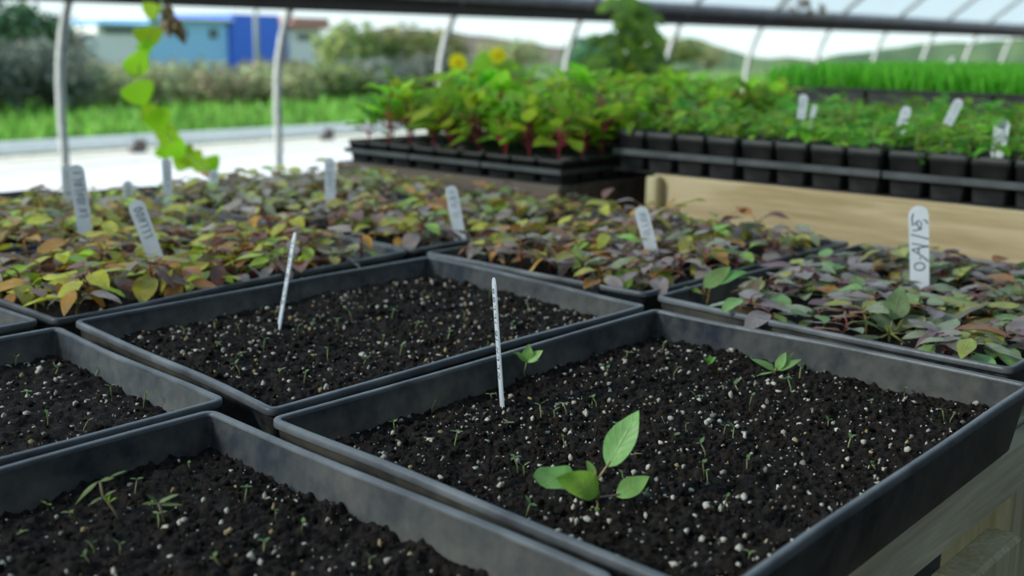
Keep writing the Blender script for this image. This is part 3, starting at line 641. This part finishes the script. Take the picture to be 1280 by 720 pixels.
# labels standing in the pots
Zs=Z2+.44
for bp,tp,lb,w_ in (((1000,158),(1005,118),'blurred blue-grey label in the back rows of the pale pine bench, farthest left',.014),((1012,160),(1019,131),'thin yellowish stake beside the farthest left grey label on the pale pine bench',.008),
        ((1124,168),(1134,133),'grey-blue label leaning right amid the pots of the pale pine bench',.015),((1178,168),(1200,124),'strongly leaning grey label on the pale pine bench, near the right',.014),((1248,186),(1254,149),'broad white label standing in the front pots at the right edge',.019)):
    b=on_x(bp,(6.72 if 'broad' in lb else 7.3)*U); stake(b,at_depth(tp,depth(b)),lb,width=w_,under=max(.012,float(b[2])-(CZ+(Z2+.21)*U)),ink='none' if 'yellow' in lb or 'broad' in lb else 's') if True else None
# bench 4: dense green shoots
X4=10.55; Z4=-.53
bench('far raised bench under the dense green shoots at the upper right',X4,15.2,1.2,6.2,Z4,M_WOODD,endm=M_WOODD)
z4=CZ+Z4*U+.0002; k=0
for r_ in range(2):
    for j in range(4):
        x0=X4*U+.02+r_*.55; y0=1.28*U+j*.288
        mb=MB(); a,b=.53,.278; h=.035
        for lo,hi in (((0,0,0),(a,b,.002)),((0,0,.002),(.003,b,h)),((a-.003,0,.002),(a,b,h)),((.003,0,.002),(a-.003,.003,h)),((.003,b-.003,.002),(a-.003,b,h)),((-.006,-.004,h-.004),(0,b+.004,h))): box(mb,lo,hi)
        o=obj('shallow_flat',mb,M_POT,None,smooth=False,loc=(x0,y0,z4)); tag(o,'shallow flat on the far raised bench, %s row, %s'%(('front','back')[r_],('at the right','second from the right','second from the left','at the left end')[j]),'tray')
mb=MB(); random.seed(3)
for i in range(15000):
    x=X4*U+.03+random.random()*1.05; y=1.30*U+random.random()*1.13; h=random.uniform(.045,.078); th=random.random()*6.28; w=.0035
    dx,dy=math.cos(th)*w,math.sin(th)*w; lx,ly=random.uniform(-.02,.02),random.uniform(-.02,.02); g=random.uniform(.75,1.25)
    mb.add([(x-dx*.4,y-dy*.4,z4+.02),(x+dx*.4,y+dy*.4,z4+.02),(x+dx+lx*.7,y+dy+ly*.7,z4+.02+h*.7),(x+lx,y+ly,z4+.02+h),(x-dx+lx*.7,y-dy+ly*.7,z4+.02+h*.7)],[(0,1,2,3,4)],0,(.22*g,.52*g,.04))
tag(obj('green_shoots',mb,[M_LEAFB]),'dense carpet of fine green shoots on the far raised bench','seedlings',kind='stuff')
# white jug among the shoots
p=on_z((1190,97),z4+.04); mb=MB()
prof=[(k_*.42,z_*.5) for k_,z_ in [(.0,.0),(.045,0),(.05,.01),(.05,.085),(.042,.105),(.018,.12),(.018,.135),(.0,.135)]]
vs=[];n=16
for r,z in prof: vs+=[(r*math.cos(2*PI*k/n)*1.2,r*math.sin(2*PI*k/n)*.9,z) for k in range(n)]
mb.add(vs,[(i*n+k,i*n+(k+1)%n,(i+1)*n+(k+1)%n,(i+1)*n+k) for i in range(len(prof)-1) for k in range(n)])
M_WHITE=plain('white_plastic',(.8,.82,.8),.4)
x_=on_x((1190,90),14.6*U); x_[2]=z4+.037; tag(obj('plastic_jug',mb,M_WHITE,None,loc=x_),'white plastic jug among the green shoots at the upper right','jug')
# ------------------------------------------------------------------ greenhouse frame and film
YW=5.0
prof=[(YW,0),(YW,.5),(5.0,.72),(4.995,.86),(4.975,.98),(4.94,1.09),(4.89,1.20),(4.81,1.31),(4.69,1.42),(4.55,1.53),(4.2,1.80),(3.6,2.22),(2.8,2.62),(1.9,2.88),(.9,2.98)]
yc=.9; prof_full=prof+[(2*yc-y,z) for y,z in prof[-2::-1]]
ords=['leftmost curved metal hoop pole','second metal hoop pole from the left','third metal hoop pole, left of the yellow flowers','fourth metal hoop pole, right of the yellow flowers','fifth metal hoop pole, behind the tall climbing plant','sixth metal hoop pole from the left','seventh metal hoop pole from the left','eighth metal hoop pole from the left','ninth metal hoop pole from the left','tenth metal hoop pole, over the white jug','eleventh metal hoop pole, near the right edge','farthest metal hoop pole at the right edge']
XH=[2.62+1.2*k for k in range(12)]
mb=MB(); tube(mb,[(0,y,z) for y,z in prof_full],.021,10); hoopm=mb.mesh('greenhouse_hoop',[M_PIPE])
for k,x in enumerate(XH): tag(link('greenhouse_hoop',hoopm,None,(x,0,0)),ords[k],'hoop','metal hoops of the greenhouse')
for x in (.22,-.98,-2.18,-3.38,-4.58): tag(link('greenhouse_hoop',hoopm,None,(x,0,0)),'metal greenhouse hoop outside the left edge of the photo','hoop','metal hoops of the greenhouse')
bd=thing('hip_board','long dark board with pale strip running along the top of the side opening','beam',(6,4.9,1.25))
mb=MB(); box(mb,(-8,-.019,-.030),(13.0,.019,.058),bev=.003); obj('board',mb,M_WOODD,bd,smooth=False,loc=(0,-.075,-.005))
mb=MB(); tube(mb,[(-8,0,0),(13,0,0)],.036,12); obj('film_roll',mb,noisy('film_roll_plastic',(.30,.29,.31),(.42,.41,.43),8,.5),bd,loc=(0,-.125,.085))
# roof film
m,ns,ls,p_=mat('poly_film'); tr=N(ns,'ShaderNodeBsdfTransparent'); tr.inputs[0].default_value=(.9,.95,.95,1); tl=N(ns,'ShaderNodeBsdfTranslucent'); tl.inputs[0].default_value=(.34,.41,.45,1)
ms=N(ns,'ShaderNodeMixShader'); nz=N(ns,'ShaderNodeTexNoise',Scale=1.5,Detail=3); tc=N(ns,'ShaderNodeTexCoord'); ls.new(tc.outputs['Object'],nz.inputs['Vector'])
mr=N(ns,'ShaderNodeMapRange'); mr.inputs['To Min'].default_value=.55; mr.inputs['To Max'].default_value=.8; ls.new(nz.outputs['Fac'],mr.inputs[0]); ls.new(mr.outputs[0],ms.inputs[0])
ls.new(tr.outputs[0],ms.inputs[1]); ls.new(tl.outputs[0],ms.inputs[2]); ls.new(ms.outputs[0],ns['Material Output'].inputs[0]); M_FILM=m
mb=MB(); pf=[(y*1.0+(.024 if y>yc else -.024),z+.02) for y,z in prof_full if z>1.30 or y<yc]; xs=np.linspace(-5.2,17,34)
vs=[(x,y,z) for x in xs for y,z in pf]; n=len(pf)
mb.add(vs,[(i*n+k,i*n+k+1,(i+1)*n+k+1,(i+1)*n+k) for i in range(len(xs)-1) for k in range(n-1)])
tag(obj('ceiling',mb,M_FILM),'hazy translucent greenhouse film over the metal hoops','greenhouse film',kind='structure')
m,ns,ls,p_=mat('light_blocker_cloth'); tr=N(ns,'ShaderNodeBsdfTransparent'); ms=N(ns,'ShaderNodeMixShader'); ms.inputs[0].default_value=.24  # added out-of-view sheet that darkens faces turned to the camera
p_.inputs['Base Color'].default_value=(.02,.022,.02,1); p_.inputs['Roughness'].default_value=.9
ls.new(p_.outputs[0],ms.inputs[1]); ls.new(tr.outputs[0],ms.inputs[2]); ls.new(ms.outputs[0],ns['Material Output'].inputs[0]); M_BLOCKER=m
mb=MB(); pf=[(y+(.05 if y>yc else -.05),z+.06) for y,z in prof_full if y<1.2]; xs=np.linspace(-2.2,17,20); n=len(pf)
mb.add([(x,y,z) for x in xs for y,z in pf],[(i*n+k,i*n+k+1,(i+1)*n+k+1,(i+1)*n+k) for i in range(len(xs)-1) for k in range(n-1)])
tag(obj('light_blocker',mb,M_BLOCKER),'unseen black sheet added over the near half of the greenhouse to block light','light blocker',kind='structure')  # unseen blocker, added to cut light from the near side
# ------------------------------------------------------------------ ground
def plane(name,x0,x1,y0,y1,z,m,nx=1,ny=1,zf=None,label=None,cat=None):
    mb=MB(); vs=[]
    for j in range(ny+1):
        for i in range(nx+1):
            x=x0+(x1-x0)*i/nx; y=y0+(y1-y0)*j/ny; vs.append((x,y,z+(zf(x,y) if zf else 0)))
    mb.add(vs,[(j*(nx+1)+i,j*(nx+1)+i+1,(j+1)*(nx+1)+i+1,(j+1)*(nx+1)+i) for j in range(ny) for i in range(nx)])
    return tag(obj(name,mb,m),label,cat,kind='structure')
plane('floor',-6,24,-5,5.15,0,noisy('ground_cloth',(.02,.022,.02),(.05,.05,.045),12,.9),label='dark ground cloth under the benches',cat='floor')
plane('paving',-20,60,5.15,9.75,-.005,noisy('pale_concrete',(.70,.70,.66),(.85,.85,.82),3,.85),label='bright white paving outside the side opening',cat='paving')
plane('sand_strip',-20,60,9.2,10.3,.002,noisy('pale_sand',(.70,.66,.56),(.82,.78,.68),5,.9),label='beige strip of bare ground along the white rail',cat='ground')
def fall(x,y):
    d=max(0,y-30); return -.02-.085*d if d<60 else -.02-5.1
plane('ground',-120,260,9.75,300,0,noisy('weedy_ground',(.07,.14,.03),(.16,.26,.06),1.5,.95),95,80,fall,label='green weedy ground beyond the paving',cat='ground')
plane('ground',-120,260,-60,-3.6,-.02,noisy('bounce_gravel',(.36,.32,.26),(.52,.47,.40),2,.95),label='unseen ground on the near side, made pale gravel to bounce warm light',cat='ground')  # unseen ground given pale gravel to throw warm light upward
# white rail
r=thing('rail','long low white rail on short brown blocks beyond the white paving','rail',(10,9.95,0))
mb=MB(); box(mb,(-20,-.04,.06),(40,.04,.165),bev=.01); obj('rail_board',mb,M_WHITE,r,smooth=False)
for x in (on_y((172,182),9.95)[0],on_y((408,162),9.95)[0],on_y((-60,182),9.95)[0],14.5,19,24):
    mb=MB(); box(mb,(-.06,-.06,0),(.06,-.0405,.12),bev=.005); box(mb,(-.06,-.0405,0),(.06,.06,.0595),bev=.005); obj('block',mb,M_WOODG,r,smooth=False,loc=(x-10,0,0))
# weeds
mb=MB(); random.seed(8)
for i in range(16000):
    y=10.4+random.random()**1.3*(4.0 if i%2 else 9); x=random.uniform(3.5,34); h=random.uniform(.08,.30); th=random.random()*6.28; w=random.uniform(.02,.05); dx,dy=math.cos(th)*w,math.sin(th)*w; lx,ly=random.uniform(-.1,.1),random.uniform(-.1,.1); g=random.uniform(.6,1.3)
    mb.add([(x-dx*.3,y-dy*.3,-.02),(x+dx*.3,y+dy*.3,-.02),(x+dx+lx*.6,y+dy+ly*.6,h*.6),(x+lx,y+ly,h),(x-dx+lx*.6,y-dy+ly*.6,h*.6)],[(0,1,2,3,4)],0,(.20*g,.43*g,.06*g))
tag(obj('grass',mb,[M_LEAFB]),'bright green grass and weeds beyond the white rail','grass',kind='stuff')
# ------------------------------------------------------------------ shrubs and trees
M_BUSH=leafmat('bush_leaf',.3,.7,0,.2,.2)
M_BARK=noisy('bark',(.08,.06,.045),(.18,.14,.11),8,.9)
def crown(n,rx,ry,rz,ls_,pals,seed,zc):
    random.seed(seed); mb=MB()
    for i in range(n):
        d=np.array([random.gauss(0,1) for _ in range(3)]); d/=np.linalg.norm(d); r=random.random()**.45*(.82+.25*noise.noise(Vector(d*2.2)+Vector((seed,0,0))))
        p=d*r*np.array([rx,ry,rz])+np.array([0,0,zc]); a=np.array([random.gauss(0,1) for _ in range(3)]); a/=np.linalg.norm(a); b=np.cross(a,d+.01); b/=np.linalg.norm(b)
        L=ls_*random.uniform(.6,1.3); c=tuple(np.array(random.choice(pals))*random.uniform(.6,1.35))
        mb.add([p-a*L*.5,p+b*L*.3,p+a*L*.5,p-b*L*.3],[(0,1,2,3)],0,c)
    return mb
def bush_protos(seed,pal,ls_=.10,n=1800,zc=.62,rz=.62,rx=.95,trunk=False):
    mb=crown(n,rx,rx*.75,rz,ls_,pal,seed,zc); me=mb.mesh('foliage',[M_BUSH])
    b=MB()
    for k in range(5 if not trunk else 4):
        a=k*1.3+seed; tube(b,[(0,0,-.3 if trunk else -.05),(math.cos(a)*.08,math.sin(a)*.08,zc*.5),(math.cos(a)*rx*.5,math.sin(a)*rx*.4,zc+rz*.3)],[.04 if not trunk else .09,.03,.012],6)
    return me,b.mesh('branches',[M_BARK])
GREYG=[(.16,.22,.16),(.20,.24,.19),(.24,.25,.20),(.15,.19,.16)]; TAN=[(.42,.40,.22),(.34,.27,.17),(.32,.36,.18),(.24,.32,.15)]; OLV=[(.25,.30,.07),(.18,.26,.08),(.30,.30,.13),(.22,.24,.12)]; DGR=[(.06,.17,.07),(.09,.20,.08),(.05,.12,.06)]
BP={'grey':bush_protos(1,GREYG),'tan':bush_protos(2,TAN),'olive':bush_protos(3,OLV,.12),'dark':bush_protos(4,DGR,.14)}
def plant_bush(kind,name,label,grp,x,y,z,sc,i,cat='shrub'):
    t=thing(name,label,cat,(x,y,z),(0,0,i*1.7),grp); t.scale=sc if hasattr(sc,'__len__') else (sc,)*3
    link('foliage',BP[kind][0],t); link('branches',BP[kind][1],t)
random.seed(30)
# hedge of shrubs behind the weeds
hx=np.arange(4.9,14.5,.86)
for i,x in enumerate(hx):
    y=14.6+random.uniform(-.3,.4); k='grey' if i<4 else ('tan' if i<8 else 'olive' if i<10 else 'grey')
    plant_bush(k,'shrub',{'grey':'grey-green shrub in the hedge beyond the weeds','tan':'tan and brown dry shrub in the hedge below the blue building','olive':'olive shrub in the hedge right of the second pole'}[k],{'grey':'grey-green hedge shrubs','tan':'dry hedge shrubs','olive':'olive hedge shrubs'}[k],x,y,0,(1.05,1.05,(.95 if x<8.0 else .78 if k=='grey' else .60)*random.uniform(.93,1.08)),i)
    if i%2==0: plant_bush('tan' if k!='grey' else 'grey','shrub','low shrub in the second row of the hedge beyond the weeds','second row hedge shrubs',x+.4,y+1.3,0,(1.1,1.1,.68),i+3)
for i,(px,dist,sc,kd) in enumerate(((18,21,(1.5,1.5,1.5),'dark'),(62,22,(1.3,1.3,1.35),'grey'),(440,22,(1.5,1.5,1.35),'olive'),(500,22,(1.6,1.6,1.3),'olive'),(548,24,(1.5,1.5,1.25),'olive'),(640,30,(2,2,1.1),'tan'),(735,34,(2.2,2.2,1.3),'dark'),(835,30,(2.3,2.3,1.3),'olive'),(885,30,(1.5,1.5,1.0),'tan'))):
    q=on_y((px,100),dist)
    plant_bush(kd,'tree',['dark green bushy tree at the left edge behind the hedge','grey-green bushy tree behind the leftmost pole','yellow-green tree right of the second pole','yellow-green tree between the second and third poles','yellow-green tree behind the third pole','dry brown bushy tree behind the yellow flowers','dark green tree beyond the fourth pole','olive tree beyond the tall climbing plant','low brown bushy tree right of the fifth pole'][i],None,q[0],dist,fall(0,dist),(sc[0],sc[1],sc[2]+(-fall(0,dist))*.75),i,'tree')
# ------------------------------------------------------------------ hills
def hill(name,pts,dist,m,label,zb):
    mb=MB(); top=[]; xs=[p[0] for p in pts]; ys=[p[1] for p in pts]
    P=np.arange(xs[0],xs[-1]+1,12)
    for k in range(5):
        for x in P:
            y=np.interp(x,xs,ys)+3*noise.noise(Vector((x*.03,k*.0,dist)))
            w=at_depth((x,y),dist); f=k/4; base=at_depth((x,y),dist*(.80)); q=w*(1-f)+np.array([base[0],base[1],zb])*f
            q[2]=w[2]*(1-f)**1.3+zb*(1-(1-f)**1.3)+ (0 if k in (0,) else 1.0*noise.noise(Vector((x*.05,k*1.7,0)))); top.append(q)
    n=len(P); mb.add(top,[(k*n+i,(k+1)*n+i,(k+1)*n+i+1,k*n+i+1) for k in range(4) for i in range(n-1)])
    # back slope gives the ridge its thickness
    v=[top[i] for i in range(n)]+[np.array([top[i][0]*1.25,top[i][1]*1.25,zb]) for i in range(n)]
    mb.add(v,[(i,i+1,n+i+1,n+i) for i in range(n-1)])
    return tag(obj(name,mb,m),label,'hill',kind='structure')
hill('hill',[(-300,52),(380,50),(470,36),(560,38),(610,46),(690,57),(760,66),(860,72),(1300,74)],170,noisy('brown_hill',(.12,.10,.075),(.22,.19,.14),.05,.95),'brown hill behind the yellow flowers',-6)
hill('hill',[(620,80),(780,74),(830,56),(862,45),(890,56),(930,68),(1000,77),(1040,70),(1100,61),(1160,54),(1280,48),(1700,40)],110,noisy('green_hill',(.05,.10,.045),(.11,.18,.07),.12,.95),'green wooded hill at the upper right',-5)
# pale dry field behind the yellow flowers
# ------------------------------------------------------------------ buildings
M_LB=plain('light_blue_paint',(.32,.62,.92),.6); M_DB=plain('deep_blue_paint',(.05,.17,.75),.6); M_WP=plain('white_paint',(.75,.76,.76),.6); M_GL=plain('dark_glass',(.05,.09,.09),.2); M_RF=plain('pinkish_roof',(.45,.22,.18),.7)
def bpt(px,py,y): return on_y((px,py),y)
YB=34.; zg=fall(0,YB)
def building(label,parts,cx):
    t=thing('building',label,'building',(cx,YB+2,zg))
    for nm,xa,xb,ya,yb,z0,z1,m_ in parts:
        mb=MB(); box(mb,(xa-cx,ya-YB-2,z0-zg),(xb-cx,yb-YB-2,z1-zg),bev=.02); obj(nm,mb,m_,t,smooth=False)
X=lambda px: bpt(px,60,YB)[0]
Zp=lambda px,py: bpt(px,py,YB)[2]
building('light blue building with a deep blue wing beyond the hedge',[
  ('wall',X(188),X(286),YB,YB+5,zg,Zp(240,26),M_LB),('wing',X(286)+.01,X(346),YB-.2,YB+5,zg,Zp(310,18),M_DB),('roof',X(184),X(287),YB-.3,YB+5.2,Zp(240,26)+.005,Zp(240,22),M_WP),
  ('window',X(222),X(234),YB-.06,YB-.005,Zp(228,48),Zp(228,36),M_GL),('window',X(262),X(272),YB-.06,YB-.005,Zp(268,48),Zp(268,36),M_GL)],X(260))
building('white building with a dark window strip left of the blue one',[
  ('wall',X(122),X(186),YB,YB+5,zg,Zp(150,32),M_WP),('roof',X(119),X(183),YB-.3,YB+5.2,Zp(150,32)+.005,Zp(150,28),M_LB),('window',X(130),X(168),YB-.06,YB-.005,Zp(150,42),Zp(150,35),M_GL)],X(150))
building('small white building with a pinkish roof right of the second pole',[
  ('wall',X(362),X(402),YB,YB+4,zg,Zp(380,36),M_WP),('roof',X(360),X(406),YB-.3,YB+4.3,Zp(380,36)+.005,Zp(380,22),M_RF),('window',X(372),X(390),YB-.06,YB-.005,Zp(380,50),Zp(380,43),M_GL)],X(382))
# white van
q=bpt(111,72,26.); mb=MB(); t=thing('van','bright white van parked left of the blue building','van',(q[0],26,fall(0,26)))
vp=[(-.5,.1),(.62,.1),(.64,.45),(.50,.75),(.32,1.25),(-.5,1.28)]
vs=[(x,-.5,z) for x,z in vp]+[(x,.5,z) for x,z in vp]; n=len(vp); zt=(bpt(111,42,26.)[2]-fall(0,26))/1.28
mb.add([(a*.9,b,c*zt) for a,b,c in vs],[tuple(range(n)),tuple(range(n,2*n))[::-1]]+[(i,i+n,(i+1)%n+n,(i+1)%n) for i in range(n)]); obj('body',mb,M_WP,t,smooth=False)
for a in (-.3,.38):
    mb=MB(); tube(mb,[(a,-.53,.14),(a,-.40,.14)],.14,14); obj('wheel',mb,M_POT,t)
q=bpt(323,130,24.); mb=MB(); tube(mb,[(0,0,0),(0,0,3.6-fall(0,24))],[.06,.05],10); o=obj('utility_pole',mb,M_PIPE,None,loc=(q[0],24,fall(0,24))); tag(o,'thin grey utility pole in front of the deep blue wing','pole')
# ------------------------------------------------------------------ climbing vine and flowering plants
def plane_pt(px,py,y,dy=0): return on_y((px,py),y+dy)
YV=2.45
vs_=[(262,214),(250,206),(236,196),(222,184),(208,168),(196,150),(184,132),(176,112),(172,92),(176,70),(184,50),(192,30),(200,10),(204,-10)]
root=plane_pt(262,214,YV-.28); t=thing('climbing_vine','climbing vine with rounded bright yellow-green leaves trained upwards at the left','vine',root)
path=[plane_pt(a,b,YV,-.28+.28*min(1,i/5)) for i,(a,b) in enumerate(vs_)]
mb=MB(); tube(mb,[p-root for p in path],.0022,6,0,(.25,.45,.05)); obj('stem',mb,M_STEM,t)
random.seed(77)
for (px,py,sz) in ((190,14,24),(186,46,30),(173,80,32),(170,86,26),(174,117,34),(190,142,26),(197,150,30),(206,166,30),(213,178,32),(222,188,24),(232,194,22),(240,200,26),(250,206,24),(262,208,26),(226,204,24),(206,190,20),(182,60,18)):
    p=plane_pt(px,py,YV,random.uniform(-.05,.05)-.2*max(0,(px-190)/70)); s_=depth(p)/F; a=random.uniform(-.6,.6)
    d=RH*math.sin(a)-UP*math.cos(a)*.9; mb=MB(); blade(mb,p-d*sz*.5*s_-root,p+d*sz*.5*s_-root,nc+UP*.4+RH*random.uniform(-.5,.5),sz*1.25*s_,tuple(np.array((.50,.90,.02))*random.uniform(.9,1.05)),0,rows=8,shape='heart',fold=.1)
    obj('leaf',mb,[M_LEAFB],t)
mb=MB(); tube(mb,[plane_pt(204,-12,YV)-root,np.array([plane_pt(204,-12,YV)[0],YV+.1,1.9])-root],.0012,5,0,(.6,.6,.5)); obj('string',mb,M_STEM,t)
# dried leaves hanging
for px,py,y,sz,lab in ((212,20,2.5,38,'dried brown leaf cluster hanging beside the top of the vine'),(1002,6,4.72,24,'dried brown leaves caught on the roof board at the top')):
    p=plane_pt(px,py,y); s_=depth(p)/F; t=thing('dried_leaves',lab,'dried leaves',p); mb=MB()
    for k in range(7):
        a=random.uniform(-.7,.7); d=RH*math.sin(a)-UP*math.cos(a); o_=RH*random.uniform(-10,10)*(1 if y<4 else 3)*s_+UP*random.uniform(-4,16)*s_
        blade(mb,o_,o_+d*sz*s_*random.uniform(.6,1),nc+RH*random.uniform(-1,1),sz*.45*s_,tuple(np.array((.22,.15,.10))*random.uniform(.7,1.5)),0,rows=6,wave=.15,droop=.2)
    obj('withered_blades',mb,[M_LEAF],t)
    mb=MB(); tube(mb,[(0,0,0),(0,0,.30 if y<4 else .06)],.0015,5,0,(.2,.16,.1)); obj('twig',mb,M_STEM,t)
M_PETAL=leafmat('petal',.5,.5,0,var=0)
def leafy_stand(name,label,cat,y,blobs,stems,leafsz,pal,flowers=(),base_px=None,seed=1,grp=None):
    random.seed(seed); bp=plane_pt(base_px[0],base_px[1],y); root=np.array([bp[0],y,0]); t=thing(name,label,cat,root)
    mb=MB()
    for st in stems:
        pts=[root+np.array([0,0,.0])]+[plane_pt(a,b,y,random.uniform(-.08,.08)) for a,b in st]; tube(mb,[p-root for p in pts],[.012]+[.006]*(len(pts)-1),6,0,(.18,.30,.07))
    obj('stem',mb,M_STEM,t); fo=MB()
    for (px,py,rx,ry,n) in blobs:
        for i in range(n):
            a=random.random()*6.28; r=math.sqrt(random.random()); p=plane_pt(px+rx*r*math.cos(a),py+ry*r*math.sin(a),y,random.uniform(-.15,.15)); s_=depth(p)/F
            th=random.uniform(-1.3,1.3); d=RH*math.sin(th)-UP*math.cos(th)*.6+FWD*random.uniform(-.5,.5); d/=np.linalg.norm(d); L=leafsz*random.uniform(.6,1.3)*s_
            blade(fo,p-root,p+d*L-root,UP*.8+nc*.6+RH*random.uniform(-.6,.6),L*.65,tuple(np.array(random.choice(pal))*random.uniform(.8,1.2)),0,rows=5,wave=.06,droop=.15)
    obj('foliage',fo,[M_LEAFB],t)
    for px,py,r_ in flowers:
        p=plane_pt(px,py,y,-.12); s_=depth(p)/F; f=MB(); nf=UP*.35+nc+RH*.2; nf/=np.linalg.norm(nf); a1=np.cross(nf,UP); a1/=np.linalg.norm(a1); a2=np.cross(nf,a1)
        for k in range(12):
            th=k*PI/6; d=a1*math.cos(th)+a2*math.sin(th); blade(f,p+d*r_*.2*s_-root,p+d*r_*s_-root,nf,r_*.5*s_,(.98,.88,.01),0,rows=4)
        tube(f,[p-nf*.003-root,p+nf*.004-root],[r_*.3*s_,r_*.28*s_],10,0,(.90,.72,.01)); obj('flower',f,[M_PETAL],t)
PY=[(.30,.64,.04),(.40,.78,.05),(.22,.50,.05)]
leafy_stand('flowering_plant','leafy plant with three round yellow flowers left of the fourth pole','plant',3.2,[(578,118,20,22,45),(632,108,32,34,90),(602,84,16,20,24)],[[(590,135),(585,100),(572,80)],[(630,130),(620,90),(620,70)],[(600,130),(592,104)]],26,PY,((572,78,13),(622,69,12),(589,101,9)),(610,150),4)
leafy_stand('flowering_plant','low leafy plant with small yellow flowers at the fourth pole','plant',3.4,[(712,128,18,12,30)],[[(706,120),(705,108)],[(718,125),(717,118)]],22,PY,((705,106,9),(717,117,7)),(712,150),5)
leafy_stand('climbing_plant','tall bushy green plant climbing to the roof board behind the pots','plant',3.5,[(785,110,55,28,150),(798,65,26,30,70),(797,28,20,24,50),(780,12,14,16,22),(752,78,12,18,18),(790,4,10,8,10),(752,45,12,8,10)],[[(790,130),(797,60),(795,20),(785,0)],[(770,130),(755,80),(752,45)]],24,[(.16,.40,.04),(.24,.50,.05),(.11,.28,.05)],((789,86,6),),(790,150),6)
# ------------------------------------------------------------------ camera
cam=bpy.data.cameras.new('camera'); co=bpy.data.objects.new('camera',cam); col.objects.link(co)
M4=Matrix.Identity(4)
for i in range(3):
    for j in range(3): M4[i][j]=RM[i][j]
M4[0][3],M4[1][3],M4[2][3]=CAM; co.matrix_world=M4
cam.sensor_width=36; cam.lens=F*36/1280; cam.clip_start=.02; cam.clip_end=900
cam.dof.use_dof=True; cam.dof.focus_distance=.80; cam.dof.aperture_fstop=6.3
bpy.context.scene.camera=co
# ------------------------------------------------------------------ light
sc=bpy.context.scene; w=bpy.data.worlds.new('world'); sc.world=w; w.use_nodes=True; ns=w.node_tree.nodes; ls=w.node_tree.links
bg=ns['Background']; tc=N(ns,'ShaderNodeTexCoord'); sp=N(ns,'ShaderNodeSeparateXYZ'); ls.new(tc.outputs['Generated'],sp.inputs[0])
cr=N(ns,'ShaderNodeValToRGB'); e=cr.color_ramp.elements; e[0].position=.0; e[0].color=(.84,1.0,1.0,1); e[1].position=.6; e[1].color=(.38,.56,.80,1); ls.new(sp.outputs['Z'],cr.inputs[0]); ls.new(cr.outputs[0],bg.inputs[0]); bg.inputs[1].default_value=1.22
sun=bpy.data.lights.new('sun','SUN'); so=bpy.data.objects.new('sun',sun); col.objects.link(so); sun.energy=6.0; sun.angle=math.radians(9); sun.color=(1,.95,.86)
d=Vector((-.80,.37,.46)); so.rotation_euler=d.to_track_quat('Z','Y').to_euler()
vs=sc.view_settings; vs.view_transform='Standard'; vs.look='None'; vs.gamma=1; vs.use_curve_mapping=False; vs.exposure=0
cy=sc.cycles; cy.max_bounces=8; cy.transparent_max_bounces=12; cy.use_denoising=True; cy.caustics_reflective=False; cy.caustics_refractive=False; cy.sample_clamp_indirect=6
